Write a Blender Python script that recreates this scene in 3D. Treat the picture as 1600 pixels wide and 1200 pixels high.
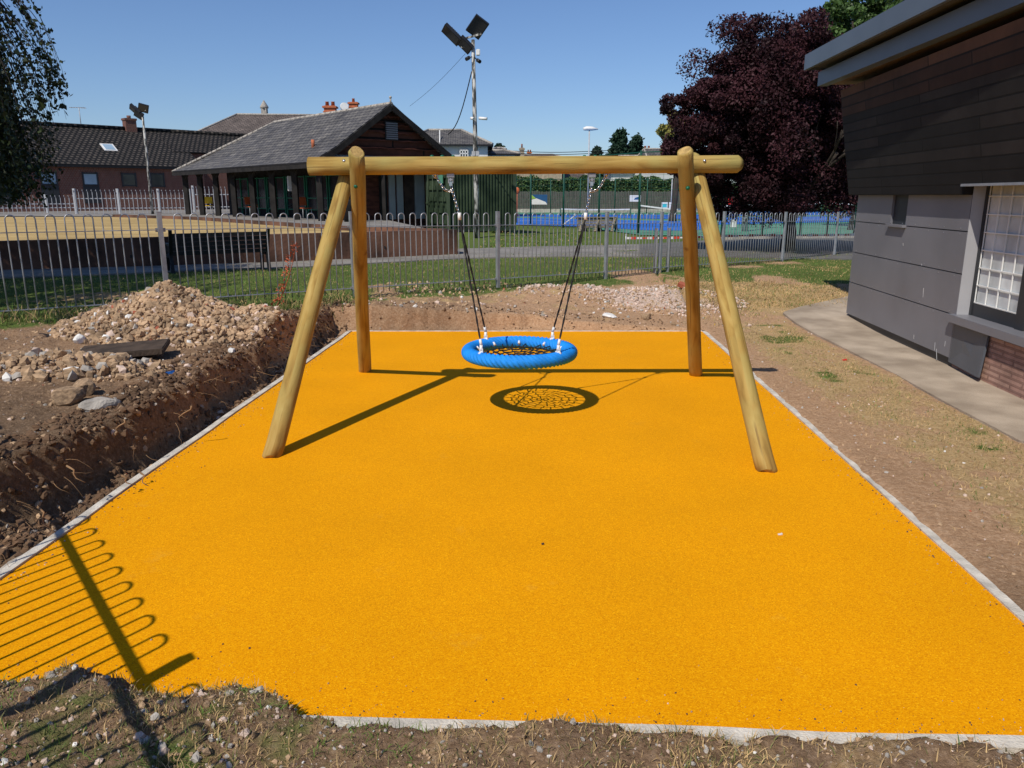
import bpy, math, random
import numpy as np
from mathutils import Vector, Matrix
for o in list(bpy.data.objects): bpy.data.objects.remove(o)
S = bpy.context.scene
C = bpy.context.collection
random.seed(7); RNG = np.random.default_rng(11)
PI = math.pi

# ------------------------------------------------------------------ camera
F = 1200.; PT = math.atan(294/1200.); H = 1.85
cd = bpy.data.cameras.new('camera'); cam = bpy.data.objects.new('camera', cd); C.objects.link(cam)
cam.location = (0, 0, H); cam.rotation_euler = (PI/2-PT, 0, 0)
cd.sensor_width = 36; cd.lens = 27.0; cd.clip_start = .05; cd.clip_end = 3000
S.camera = cam
# ------------------------------------------------------------------ light
SX, SY = .46, .72                       # ground shift of a shadow per metre of height
elev = math.atan(1/math.hypot(SX, SY))
W = bpy.data.worlds.new('World'); S.world = W; W.use_nodes = True
nt = W.node_tree; bg = nt.nodes['Background']
sky = nt.nodes.new('ShaderNodeTexSky'); sky.sky_type = 'NISHITA'; sky.sun_disc = False
sky.sun_elevation = elev; sky.sun_rotation = math.atan2(-SX, -SY)
sky.air_density = 1.0; sky.dust_density = .35; sky.ozone_density = 3.5; sky.altitude = 0
tint = nt.nodes.new('ShaderNodeMix'); tint.data_type = 'RGBA'; tint.blend_type = 'MULTIPLY'; tint.inputs[0].default_value = 1; tint.inputs[7].default_value = (.76, .86, 1.05, 1)
nt.links.new(sky.outputs[0], tint.inputs[6]); nt.links.new(tint.outputs[2], bg.inputs[0]); bg.inputs[1].default_value = .102
sl = bpy.data.lights.new('sun', 'SUN'); sl.energy = 4.2; sl.angle = math.radians(.5); sl.color = (1, .93, .82)
sun = bpy.data.objects.new('sun', sl); C.objects.link(sun)
sun.rotation_euler = Vector((-SX, -SY, 1)).to_track_quat('Z', 'Y').to_euler()
S.view_settings.view_transform = 'Standard'; S.view_settings.look = 'None'
S.view_settings.exposure = 0; S.view_settings.gamma = 1
S.render.engine = 'CYCLES'

# ------------------------------------------------------------------ measuring helpers
def ray(u, v):
    x = (u-800)/F; y = (600-v)/F
    return (x, math.cos(PT)+y*math.sin(PT), -math.sin(PT)+y*math.cos(PT))
def onz(u, v, z=0.):
    d = ray(u, v); t = (z-H)/d[2]; return Vector((d[0]*t, d[1]*t, z))
def aty(u, v, Y):
    d = ray(u, v); t = Y/d[1]; return Vector((d[0]*t, Y, H+d[2]*t))
def el(v):
    d = ray(800, v); return d[2]/d[1]
def sm(a, b, x):
    t = np.clip((x-a)/(b-a), 0, 1); return t*t*(3-2*t)

# ------------------------------------------------------------------ noise (numpy value noise)
def vnoise(x, y, seed=0):
    x = np.asarray(x, float); y = np.asarray(y, float)
    xi = np.floor(x).astype(np.int64); yi = np.floor(y).astype(np.int64)
    fx = x-xi; fy = y-yi; fx = fx*fx*(3-2*fx); fy = fy*fy*(3-2*fy)
    def h(i, j):
        n = (i*374761393+j*668265263+seed*974634777) & 0x7fffffff
        n = ((n ^ (n >> 13))*1274126177) & 0x7fffffff
        return ((n ^ (n >> 16)) & 0xffff)/65535.
    a = h(xi, yi)*(1-fx)+h(xi+1, yi)*fx; b = h(xi, yi+1)*(1-fx)+h(xi+1, yi+1)*fx
    return (a*(1-fy)+b*fy)*2-1
def fbm(x, y, o=4, seed=0):
    s = 0; a = 1.; t = 0
    for i in range(o):
        s = s+a*vnoise(x*2**i+i*17.3, y*2**i-i*9.1, seed+i); t += a; a *= .5
    return s/t

# ------------------------------------------------------------------ materials
M = {}
def N(nt, t, **k):
    n = nt.nodes.new(t)
    for a, b in k.items():
        if a in n.inputs: n.inputs[a].default_value = b
        else: setattr(n, a, b)
    return n
def mat(name, col, rough=.8, var=.15, scale=6., bump=.0, bscale=None, col2=None, metal=0., stretch=(1, 1, 1), spec=.3, detail=6, coords='Object', thr=(.35, .65)):
    m = bpy.data.materials.new(name); m.use_nodes = True; t = m.node_tree
    b = t.nodes['Principled BSDF']; b.inputs['Roughness'].default_value = rough; b.inputs['Metallic'].default_value = metal
    b.inputs['Specular IOR Level'].default_value = spec
    tc = N(t, 'ShaderNodeTexCoord'); mp = N(t, 'ShaderNodeMapping'); mp.inputs['Scale'].default_value = stretch
    t.links.new(tc.outputs[coords], mp.inputs[0])
    no = N(t, 'ShaderNodeTexNoise'); no.inputs['Scale'].default_value = scale; no.inputs['Detail'].default_value = detail
    t.links.new(mp.outputs[0], no.inputs['Vector'])
    cr = N(t, 'ShaderNodeValToRGB'); e = cr.color_ramp.elements
    c1 = [max(0, c*(1-var)) for c in col]; c2 = list(col2) if col2 else [min(1, c*(1+var)) for c in col]
    e[0].position, e[1].position = thr
    e[0].color = (*c1, 1); e[1].color = (*c2, 1)
    t.links.new(no.outputs['Fac'], cr.inputs[0]); t.links.new(cr.outputs[0], b.inputs['Base Color'])
    if bump:
        n2 = N(t, 'ShaderNodeTexNoise'); n2.inputs['Scale'].default_value = bscale or scale*4; n2.inputs['Detail'].default_value = 5
        t.links.new(mp.outputs[0], n2.inputs['Vector'])
        bp = N(t, 'ShaderNodeBump'); bp.inputs['Strength'].default_value = bump; bp.inputs['Distance'].default_value = .02
        t.links.new(n2.outputs['Fac'], bp.inputs['Height']); t.links.new(bp.outputs[0], b.inputs['Normal'])
    M[name] = m; return m
def setp(m, **k):
    b = m.node_tree.nodes['Principled BSDF']
    for a, v in k.items(): b.inputs[a.replace('_', ' ')].default_value = v
def mrows(name, col, col2, rows, cols, rough=.8, gap=(.01, .01, .01), axis='XZ', mortar=.02, bump=.4, offs=.5, nz=.3):
    """brick / slate / board pattern over an object's own plane: rows and cols are piece sizes in metres"""
    m = bpy.data.materials.new(name); m.use_nodes = True; t = m.node_tree; L = t.links
    b = t.nodes['Principled BSDF']; b.inputs['Roughness'].default_value = rough; b.inputs['Specular IOR Level'].default_value = .25
    tc = N(t, 'ShaderNodeTexCoord'); uv = tc.outputs['UV']
    br = N(t, 'ShaderNodeTexBrick'); br.offset = offs
    br.inputs['Scale'].default_value = 1; br.inputs['Brick Width'].default_value = cols; br.inputs['Row Height'].default_value = rows
    br.inputs['Mortar Size'].default_value = mortar*rows; br.inputs['Mortar Smooth'].default_value = .2; br.inputs['Bias'].default_value = 0
    br.inputs['Color1'].default_value = (*col, 1); br.inputs['Color2'].default_value = (*col2, 1); br.inputs['Mortar'].default_value = (*gap, 1)
    L.new(uv, br.inputs['Vector'])
    no = N(t, 'ShaderNodeTexNoise'); no.inputs['Scale'].default_value = 1.3; no.inputs['Detail'].default_value = 7; no.inputs['Roughness'].default_value = .7
    L.new(tc.outputs['Object'], no.inputs['Vector'])
    mx = N(t, 'ShaderNodeMix', data_type='RGBA', blend_type='MULTIPLY'); mx.inputs[0].default_value = 1
    mr = N(t, 'ShaderNodeMapRange'); mr.inputs[1].default_value = .3; mr.inputs[2].default_value = .7; mr.inputs[3].default_value = 1-nz; mr.inputs[4].default_value = 1+nz
    L.new(no.outputs['Fac'], mr.inputs[0]); L.new(br.outputs['Color'], mx.inputs[6]); L.new(mr.outputs[0], mx.inputs[7])
    L.new(mx.outputs[2], b.inputs['Base Color'])
    bp = N(t, 'ShaderNodeBump'); bp.invert = True; bp.inputs['Strength'].default_value = bump; bp.inputs['Distance'].default_value = .02
    L.new(br.outputs['Fac'], bp.inputs['Height']); L.new(bp.outputs[0], b.inputs['Normal'])
    M[name] = m; return m

mat('concrete', (.42, .39, .34), .9, .2, 5, .5, 60)
mat('kerb_concrete', (.56, .52, .45), .9, .22, 9, .4, 90)
mat('galv', (.36, .37, .39), .45, .12, 9, metal=.55, spec=.5)
mat('galv_far', (.42, .43, .45), .6, .1, 9, metal=.2)
mat('black_paint', (.012, .012, .013), .5, .2, 5)
mat('dark_metal', (.02, .021, .025), .4, .2, 5)
mat('steel', (.6, .6, .6), .25, .1, 20, metal=1)
mat('white_plastic', (.75, .75, .73), .4, .05, 8)
mat('white_wall', (.62, .62, .60), .85, .08, 1.5, .1, 20)
mat('white_paint', (.7, .7, .68), .6, .08, 3)
mat('grey_door', (.38, .39, .4), .6, .1, 2)
mat('black_rope', (.018, .018, .02), .75, .3, 90, .5, 300)
mat('green_cap', (.008, .11, .06), .35, .1, 10)
mat('green_paint', (.012, .16, .09), .5, .15, 3)
mat('green_post', (.012, .075, .05), .5, .15, 3)
mat('dark_wood', (.016, .014, .013), .85, .4, 3, .4, 30)
mat('shed_wood', (.10, .032, .02), .85, .45, 2, .6, 18, stretch=(1, 1, 5))
mat('brown_door', (.06, .035, .028), .7, .3, 3)
mat('glass_dark', (.02, .024, .028), .08, .1, 1, spec=.6)
mat('glass_sky', (.30, .42, .52), .12, .12, .7, spec=.8)  # sky reflection painted in as a pale blue glass colour
mat('terracotta', (.42, .13, .06), .85, .2, 5, .3)
mat('stone_buff', (.36, .30, .22), .9, .2, 3)
mat('orange_tile', (.45, .16, .06), .85, .2, 5)
mat('yellow_plastic', (.75, .5, .03), .4, .08, 8)
mat('orange_plastic', (.5, .12, .04), .4, .08, 8)
mat('red_plastic', (.7, .03, .03), .4, .08, 8)
mat('weathered_wood', (.20, .17, .12), .85, .35, 3, .4, 30, stretch=(1, 6, 6))
mat('mast_paint', (.10, .10, .09), .8, .5, 4, .3, 30, col2=(.5, .49, .46), thr=(.45, .58), stretch=(3, 3, .8))
mat('asphalt', (.13, .125, .12), .95, .2, 3, .4, 80)
mat('asphalt_old', (.22, .205, .185), .95, .2, 1.2, .4, 80)
mat('court_blue', (.025, .135, .50), .75, .06, .6)
mat('court_green', (.09, .26, .17), .8, .08, .6)
mat('hedge_leaf', (.055, .10, .028), .6, .4, 1.5)
mat('hedge_core', (.02, .035, .012), .9, .3, 1.5)
mat('leaf_plum', (.022, .009, .012), .6, .45, 1.1, col2=(.058, .020, .025), spec=.15)
mat('leaf_green', (.05, .095, .02), .5, .4, 1.1, spec=.4)
mat('leaf_yellow', (.24, .22, .05), .5, .35, 1.1)
mat('leaf_birch', (.028, .042, .014), .5, .4, 1.1)
mat('leaf_pine', (.015, .04, .02), .7, .4, .6)
mat('bark', (.05, .04, .033), .95, .4, 3, .8, 18, stretch=(3, 3, .6))
mat('blade_green', (.11, .19, .035), .6, .4, 1.6, spec=.2)
mat('blade_olive', (.15, .155, .05), .6, .35, 1.6, spec=.2)
mat('blade_straw', (.50, .345, .165), .8, .3, 2, spec=.15)
mat('weed_red', (.34, .075, .03), .7, .4, 12)
mat('stone_tan', (.39, .265, .16), .95, .35, 8, .6, 60, coords='Generated')
mat('stone_pale', (.58, .45, .37), .95, .22, 8, .5, 60)
mat('stone_grey', (.36, .33, .29), .95, .3, 8, .5, 60)
mat('stone_white', (.72, .70, .66), .9, .15, 8, .3, 60)
mat('brick_red', (.38, .11, .06), .9, .2, 12, .4, 60)
mat('manhole', (.06, .042, .03), .85, .35, 9, .5, 50)
mat('root', (.26, .155, .08), .9, .3, 14)
mat('panel_grey', (.17, .17, .19), .38, .09, 1.3, .03, 60, spec=.45)
mat('panel_dark', (.075, .083, .098), .4, .2, 1.3, .03, 60, spec=.45)
mat('reveal_grey', (.36, .36, .375), .6, .08, 1.3)
mat('scratch', (.5, .5, .5), .8, .1, 5)
mat('fascia_metal', (.10, .125, .155), .42, .06, 1.5, metal=.1, spec=.4)
mat('soffit', (.16, .12, .09), .8, .2, 2)
mat('roof_felt', (.07, .07, .07), .9, .2, 2)
mat('wired_glass', (.52, .55, .56), .35, .25, 3, spec=.5)
mat('frame_dark', (.03, .032, .036), .45, .1, 3)
mat('tape_white', (.75, .73, .7), .6, .05, 3)
mat('tape_red', (.65, .05, .03), .6, .05, 3)
mat('blue_litter', (.02, .12, .4), .4, .1, 3)
mat('container_green', (.022, .042, .022), .62, .3, 1.4, .2, 30, col2=(.05, .075, .042))
mat('wall_brown', (.06, .034, .024), .95, .35, .9, .6, 14, col2=(.19, .095, .062))
mat('banner_blue', (.02, .09, .22), .6, .08, 3)
mat('banner_green', (.3, .5, .08), .6, .08, 3)
mat('sign_cyan', (.05, .5, .55), .6, .05, 3)
mat('fence_boards', (.10, .095, .085), .9, .35, 3, .2, 10, stretch=(14, 14, .6))
mrows('slate', (.08, .076, .076), (.145, .135, .122), .24, .34, .7, (.025, .025, .03), mortar=.10, nz=.4)
mrows('slate_brown', (.10, .08, .07), (.15, .12, .105), .24, .34, .75, (.03, .028, .028), mortar=.10, nz=.35)
mrows('pantile', (.062, .052, .046), (.09, .075, .062), .34, .34, .85, (.008, .008, .008), mortar=.26, nz=.3, bump=.8)
mrows('brickwork', (.13, .042, .03), (.18, .058, .04), .075, .225, .9, (.22, .17, .14), mortar=.14, nz=.15)
mrows('timber_boards', (.008, .008, .0085), (.024, .021, .02), .13, 2.6, .75, (.003, .003, .003), mortar=.08, bump=.9, nz=.4)
mrows('timber_boards_brown', (.028, .015, .010), (.10, .052, .03), .13, 1.9, .75, (.008, .005, .004), mortar=.08, bump=.9, nz=.4)
mrows('shingle', (.06, .022, .014), (.105, .04, .025), .36, 3.1, .85, (.008, .005, .004), mortar=.12, bump=1, nz=.5)

def swing_log():
    m = mat('pine_log', (.45, .29, .10), .62, .2, 2.0, .3, 26, col2=(.66, .50, .22), stretch=(5, 5, .55), spec=.3, coords='UV')
    return m
swing_log()
# pine with faint grain streaks along each log plus knots (UV: x around, y along)
def pine():
    m = bpy.data.materials.new('pine_log'); m.use_nodes = True; t = m.node_tree; L = t.links
    b = t.nodes['Principled BSDF']; b.inputs['Roughness'].default_value = .8; b.inputs['Specular IOR Level'].default_value = .15
    tc = N(t, 'ShaderNodeTexCoord'); mp = N(t, 'ShaderNodeMapping'); mp.inputs['Scale'].default_value = (9, 1.3, 1)
    L.new(tc.outputs['UV'], mp.inputs[0])
    n1 = N(t, 'ShaderNodeTexNoise'); n1.inputs['Scale'].default_value = 1.6; n1.inputs['Detail'].default_value = 8; n1.inputs['Distortion'].default_value = .6
    L.new(mp.outputs[0], n1.inputs['Vector'])
    cr = N(t, 'ShaderNodeValToRGB'); e = cr.color_ramp.elements
    e[0].position = .28; e[0].color = (.20, .115, .028, 1); e[1].position = .68; e[1].color = (.46, .33, .11, 1)
    x = e.new(.47); x.color = (.36, .235, .065, 1)
    L.new(n1.outputs['Fac'], cr.inputs[0])
    n3 = N(t, 'ShaderNodeTexNoise'); n3.inputs['Scale'].default_value = 2.2; n3.inputs['Detail'].default_value = 3
    L.new(tc.outputs['UV'], n3.inputs['Vector'])
    gr = N(t, 'ShaderNodeMapRange'); gr.inputs[1].default_value = .45; gr.inputs[2].default_value = .7; L.new(n3.outputs['Fac'], gr.inputs[0])
    mg = N(t, 'ShaderNodeMix', data_type='RGBA'); mg.inputs[7].default_value = (.36, .34, .12, 1)
    mm = N(t, 'ShaderNodeMath', operation='MULTIPLY'); mm.inputs[1].default_value = .6; L.new(gr.outputs[0], mm.inputs[0])
    L.new(mm.outputs[0], mg.inputs[0]); L.new(cr.outputs[0], mg.inputs[6])
    vo = N(t, 'ShaderNodeTexVoronoi'); vo.inputs['Scale'].default_value = 3.2; vo.inputs['Randomness'].default_value = 1
    L.new(tc.outputs['UV'], vo.inputs['Vector'])
    kn = N(t, 'ShaderNodeMapRange'); kn.inputs[1].default_value = .04; kn.inputs[2].default_value = .10; kn.inputs[3].default_value = 1; kn.inputs[4].default_value = 0
    L.new(vo.outputs['Distance'], kn.inputs[0])
    mk = N(t, 'ShaderNodeMix', data_type='RGBA'); mk.inputs[7].default_value = (.17, .085, .03, 1)
    m3 = N(t, 'ShaderNodeMath', operation='MULTIPLY'); m3.inputs[1].default_value = .75; L.new(kn.outputs[0], m3.inputs[0])
    L.new(m3.outputs[0], mk.inputs[0]); L.new(mg.outputs[2], mk.inputs[6]); L.new(mk.outputs[2], b.inputs['Base Color'])
    m2 = N(t, 'ShaderNodeMapping'); m2.inputs['Scale'].default_value = (34, .9, 1); L.new(tc.outputs['UV'], m2.inputs[0])
    n5 = N(t, 'ShaderNodeTexNoise'); n5.inputs['Scale'].default_value = 1.5; n5.inputs['Detail'].default_value = 4; n5.inputs['Distortion'].default_value = .4; L.new(m2.outputs[0], n5.inputs['Vector'])
    ck = N(t, 'ShaderNodeMapRange'); ck.inputs[1].default_value = .60; ck.inputs[2].default_value = .70; ck.inputs[4].default_value = .65; L.new(n5.outputs['Fac'], ck.inputs[0])
    mc = N(t, 'ShaderNodeMix', data_type='RGBA'); mc.inputs[7].default_value = (.16, .095, .035, 1); L.new(ck.outputs[0], mc.inputs[0]); L.new(mk.outputs[2], mc.inputs[6]); L.new(mc.outputs[2], b.inputs['Base Color'])
    ad = N(t, 'ShaderNodeMath', operation='SUBTRACT'); L.new(n1.outputs['Fac'], ad.inputs[0]); L.new(ck.outputs[0], ad.inputs[1])
    bp = N(t, 'ShaderNodeBump'); bp.inputs['Strength'].default_value = .5; bp.inputs['Distance'].default_value = .008
    L.new(ad.outputs[0], bp.inputs['Height']); L.new(bp.outputs[0], b.inputs['Normal'])
    M['pine_log'] = m
pine()
mat('pine_end', (.42, .28, .10), .8, .25, 30, .3, 60)
def pad_mat():
    m = bpy.data.materials.new('rubber_pad'); m.use_nodes = True; t = m.node_tree; L = t.links
    b = t.nodes['Principled BSDF']; b.inputs['Roughness'].default_value = .9; b.inputs['Specular IOR Level'].default_value = .04
    b.inputs['Sheen Weight'].default_value = .05; b.inputs['Sheen Roughness'].default_value = .5; b.inputs['Sheen Tint'].default_value = (1, .85, .3, 1)
    tc = N(t, 'ShaderNodeTexCoord')
    vo = N(t, 'ShaderNodeTexVoronoi'); vo.inputs['Scale'].default_value = 210; L.new(tc.outputs['Object'], vo.inputs['Vector'])
    sep = N(t, 'ShaderNodeSeparateColor'); L.new(vo.outputs['Color'], sep.inputs[0])
    cr = N(t, 'ShaderNodeValToRGB'); e = cr.color_ramp.elements
    e[0].position = 0; e[0].color = (.62, .222, .0004, 1); e[1].position = 1; e[1].color = (.90, .46, .006, 1)
    x = e.new(.5); x.color = (.775, .318, .0008, 1); x = e.new(.9); x.color = (.80, .34, .001, 1)
    L.new(sep.outputs[0], cr.inputs[0])
    no = N(t, 'ShaderNodeTexNoise'); no.inputs['Scale'].default_value = 1.1; no.inputs['Detail'].default_value = 6; L.new(tc.outputs['Object'], no.inputs['Vector'])
    mr = N(t, 'ShaderNodeMapRange'); mr.inputs[1].default_value = .3; mr.inputs[2].default_value = .7; mr.inputs[3].default_value = .94; mr.inputs[4].default_value = 1.05
    L.new(no.outputs['Fac'], mr.inputs[0])
    mx = N(t, 'ShaderNodeMix', data_type='RGBA', blend_type='MULTIPLY'); mx.inputs[0].default_value = 1
    L.new(cr.outputs[0], mx.inputs[6]); L.new(mr.outputs[0], mx.inputs[7])
    n4 = N(t, 'ShaderNodeTexNoise'); n4.inputs['Scale'].default_value = 2.3; n4.inputs['Detail'].default_value = 8; n4.inputs['Roughness'].default_value = .75; L.new(tc.outputs['Object'], n4.inputs['Vector'])
    dm = N(t, 'ShaderNodeMapRange'); dm.inputs[1].default_value = .60; dm.inputs[2].default_value = .78; dm.inputs[4].default_value = .25; L.new(n4.outputs['Fac'], dm.inputs[0])
    md = N(t, 'ShaderNodeMix', data_type='RGBA'); md.inputs[7].default_value = (.60, .38, .08, 1)
    L.new(dm.outputs[0], md.inputs[0]); L.new(mx.outputs[2], md.inputs[6]); L.new(md.outputs[2], b.inputs['Base Color'])
    bp = N(t, 'ShaderNodeBump'); bp.inputs['Strength'].default_value = .4; bp.inputs['Distance'].default_value = .003
    L.new(vo.outputs['Distance'], bp.inputs['Height']); L.new(bp.outputs[0], b.inputs['Normal'])
    M['rubber_pad'] = m
pad_mat()
def ground_mat():
    m = bpy.data.materials.new('soil'); m.use_nodes = True; t = m.node_tree; L = t.links
    b = t.nodes['Principled BSDF']; b.inputs['Roughness'].default_value = .97; b.inputs['Specular IOR Level'].default_value = .1
    tc = N(t, 'ShaderNodeTexCoord'); at = N(t, 'ShaderNodeAttribute', attribute_name='cover')
    sp = N(t, 'ShaderNodeSeparateColor'); L.new(at.outputs['Color'], sp.inputs[0])
    def noise(s, d=8, r=.6):
        n = N(t, 'ShaderNodeTexNoise'); n.inputs['Scale'].default_value = s; n.inputs['Detail'].default_value = d; n.inputs['Roughness'].default_value = r
        L.new(tc.outputs['Object'], n.inputs['Vector']); return n.outputs['Fac']
    def ramp(f, stops):
        cr = N(t, 'ShaderNodeValToRGB'); e = cr.color_ramp.elements
        e[0].position, e[0].color = stops[0][0], (*stops[0][1], 1); e[1].position, e[1].color = stops[-1][0], (*stops[-1][1], 1)
        for p, c in stops[1:-1]: x = e.new(p); x.color = (*c, 1)
        L.new(f, cr.inputs[0]); return cr.outputs[0]
    def mix(f, a, c, bt='MIX'):
        mx = N(t, 'ShaderNodeMix', data_type='RGBA', blend_type=bt)
        if isinstance(f, float): mx.inputs[0].default_value = f
        else: L.new(f, mx.inputs[0])
        L.new(a, mx.inputs[6]); L.new(c, mx.inputs[7]); return mx.outputs[2]
    fine = noise(38, 8, .75); mid = noise(5, 7, .65)
    dark = ramp(fine, [(.3, (.09, .056, .034)), (.5, (.17, .112, .069)), (.68, (.28, .195, .128))])
    tan = ramp(fine, [(.3, (.29, .165, .092)), (.5, (.46, .285, .165)), (.68, (.60, .41, .27))])
    pale = ramp(fine, [(.3, (.40, .28, .22)), (.5, (.56, .43, .35)), (.68, (.70, .58, .5))])
    green = ramp(noise(16, 8, .7), [(.3, (.06, .085, .02)), (.5, (.10, .145, .034)), (.7, (.17, .19, .06))])
    straw = ramp(fine, [(.3, (.29, .185, .085)), (.5, (.46, .315, .155)), (.7, (.63, .47, .27))])
    # thresholds broken up by noise
    def brk(src, amt=1.1):
        a = N(t, 'ShaderNodeMath', operation='SUBTRACT'); L.new(mid, a.inputs[0]); a.inputs[1].default_value = .5
        q = N(t, 'ShaderNodeMath', operation='MULTIPLY_ADD'); L.new(a.outputs[0], q.inputs[0]); q.inputs[1].default_value = amt; L.new(src, q.inputs[2])
        r = N(t, 'ShaderNodeMapRange'); r.inputs[1].default_value = .35; r.inputs[2].default_value = .65; L.new(q.outputs[0], r.inputs[0]); return r.outputs[0]
    al = at.outputs['Alpha']
    c = mix(al, dark, tan)
    c = mix(brk(sp.outputs[2]), c, pale)
    c = mix(brk(sp.outputs[1], 1.6), c, straw)
    c = mix(brk(sp.outputs[0], 1.3), c, green)
    L.new(c, b.inputs['Base Color'])
    ad = N(t, 'ShaderNodeMath', operation='MULTIPLY_ADD'); L.new(noise(14, 9, .7), ad.inputs[0]); ad.inputs[1].default_value = 2.; L.new(noise(90, 5, .7), ad.inputs[2])
    bp = N(t, 'ShaderNodeBump'); bp.inputs['Strength'].default_value = .75; bp.inputs['Distance'].default_value = .022
    L.new(ad.outputs[0], bp.inputs['Height']); L.new(bp.outputs[0], b.inputs['Normal'])
    M['soil'] = m
ground_mat()
mat('green_turf', (.42, .29, .115), .95, .16, .35, .3, 90, col2=(.50, .36, .15), stretch=(1, 2.5, 1))
mat('net_blue', (.010, .25, .78), .6, .12, 9, .35, 260, spec=.3)
setp(M['net_blue'])
mat('sandy_concrete', (.36, .285, .21), .93, .2, 2.2, .5, 70, col2=(.46, .375, .285))
def mesh_mat():
    m = bpy.data.materials.new('wire_mesh'); m.use_nodes = True
    return m

# ------------------------------------------------------------------ mesh builder
class MB:
    def __init__(s): s.v = []; s.f = []; s.mi = []; s.uv = []; s.smooth = []
    def face(s, pts, m=0, uv=None, smooth=False):
        n = len(s.v); s.v += [tuple(p) for p in pts]; s.f.append(tuple(range(n, n+len(pts)))); s.mi.append(m)
        s.uv.append(uv); s.smooth.append(smooth)
    def quad(s, a, b, c, d, m=0):
        a, b, c, d = map(Vector, (a, b, c, d)); w = (b-a).length; h = (d-a).length
        ex = (b-a).normalized() if w > 0 else Vector((1, 0, 0))
        e2 = (d-a)-ex*ex.dot(d-a); ey = e2.normalized() if e2.length > 0 else Vector((0, 0, 1))
        s.face((a, b, c, d), m, [((p-a).dot(ex), (p-a).dot(ey)) for p in (a, b, c, d)])
    def poly(s, pts, m=0):
        pts = [Vector(p) for p in pts]; a = pts[0]; ex = (pts[1]-a).normalized()
        n = Vector((0, 0, 0))
        for i in range(1, len(pts)-1): n += (pts[i]-a).cross(pts[i+1]-a)
        ey = n.normalized().cross(ex)
        s.face(pts, m, [((p-a).dot(ex), (p-a).dot(ey)) for p in pts])
    def box(s, c, d, m=0, rz=0., R=None):
        """c centre, d full sizes"""
        R = R or Matrix.Rotation(rz, 3, 'Z'); c = Vector(c); h = [x/2 for x in d]
        P = [c+R@Vector((sx*h[0], sy*h[1], sz*h[2])) for sx in (-1, 1) for sy in (-1, 1) for sz in (-1, 1)]
        for q in ((0, 2, 3, 1), (4, 5, 7, 6), (0, 1, 5, 4), (2, 6, 7, 3), (0, 4, 6, 2), (1, 3, 7, 5)):
            s.quad(*[P[i] for i in q], m=m)
        return s
    def bar(s, a, b, w, h, m=0, up=(0, 0, 1)):
        a = Vector(a); b = Vector(b); d = b-a; L = d.length; y = d.normalized(); z = Vector(up)-y*y.dot(Vector(up))
        if z.length < 1e-4: z = Vector((1, 0, 0))-y*y.x
        z.normalize(); x = y.cross(z); R = Matrix((x, y, z)).transposed(); return s.box((a+b)/2, (w, L, h), m, R=R)
    def tube(s, pts, r, n=8, m=0, cap=True, radii=None, smooth=True, capm=None):
        pts = [Vector(p) for p in pts]; N_ = len(pts); base = len(s.v)
        t0 = (pts[1]-pts[0]).normalized(); ref = Vector((0, 0, 1)) if abs(t0.z) < .9 else Vector((1, 0, 0))
        x = (ref-t0*ref.dot(t0)).normalized(); L = 0; Ls = []
        for i, p in enumerate(pts):
            t = (pts[min(i+1, N_-1)]-pts[max(i-1, 0)]).normalized()
            x = (x-t*x.dot(t)).normalized(); y = t.cross(x); rr = radii[i] if radii else r
            if i: L += (p-pts[i-1]).length
            Ls.append(L)
            for k in range(n):
                a = 2*PI*k/n; s.v.append(tuple(p+(x*math.cos(a)+y*math.sin(a))*rr))
        circ = 2*PI*(radii[0] if radii else r)
        for i in range(N_-1):
            for k in range(n):
                k2 = (k+1) % n
                s.f.append((base+i*n+k, base+i*n+k2, base+(i+1)*n+k2, base+(i+1)*n+k)); s.mi.append(m); s.smooth.append(smooth)
                s.uv.append([(k/n*circ, Ls[i]), ((k+1)/n*circ, Ls[i]), ((k+1)/n*circ, Ls[i+1]), (k/n*circ, Ls[i+1])])
        if cap:
            for i, rev in ((0, True), (N_-1, False)):
                idx = [base+i*n+k for k in range(n)]
                if rev: idx.reverse()
                s.f.append(tuple(idx)); s.mi.append(m if capm is None else capm); s.smooth.append(False)
                s.uv.append([(math.cos(2*PI*k/n)*.1, math.sin(2*PI*k/n)*.1) for k in range(n)])
        return s
    def ball(s, c, r, m=0, n=8, sc=(1, 1, 1)):
        base = len(s.v); rows = n//2
        for i in range(rows+1):
            th = PI*i/rows
            for k in range(n):
                a = 2*PI*k/n; s.v.append((c[0]+r*sc[0]*math.sin(th)*math.cos(a), c[1]+r*sc[1]*math.sin(th)*math.sin(a), c[2]+r*sc[2]*math.cos(th)))
        for i in range(rows):
            for k in range(n):
                k2 = (k+1) % n
                s.f.append((base+i*n+k, base+(i+1)*n+k, base+(i+1)*n+k2, base+i*n+k2)); s.mi.append(m); s.uv.append(None); s.smooth.append(True)
        return s
    def build(s, name, mats, parent=None, bevel=0.):
        me = bpy.data.meshes.new(name); me.from_pydata(s.v, [], s.f)
        mats = mats if isinstance(mats, (list, tuple)) else [mats]
        for m in mats: me.materials.append(M[m])
        me.polygons.foreach_set('material_index', s.mi); me.polygons.foreach_set('use_smooth', s.smooth)
        uvl = me.uv_layers.new(name='UVMap'); flat = []
        for f, uv in zip(s.f, s.uv):
            if uv is None: flat += [0.0, 0.0]*len(f)
            else:
                for a in uv: flat += [a[0], a[1]]
        uvl.data.foreach_set('uv', flat); me.update()
        o = bpy.data.objects.new(name, me); C.objects.link(o)
        if bevel:
            import bmesh
            bm = bmesh.new(); bm.from_mesh(me); bmesh.ops.remove_doubles(bm, verts=bm.verts, dist=1e-5)
            bmesh.ops.bevel(bm, geom=[e for e in bm.edges if e.is_manifold and e.calc_face_angle(0) > .6], offset=bevel, segments=2, affect='EDGES'); bm.to_mesh(me); bm.free()
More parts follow.
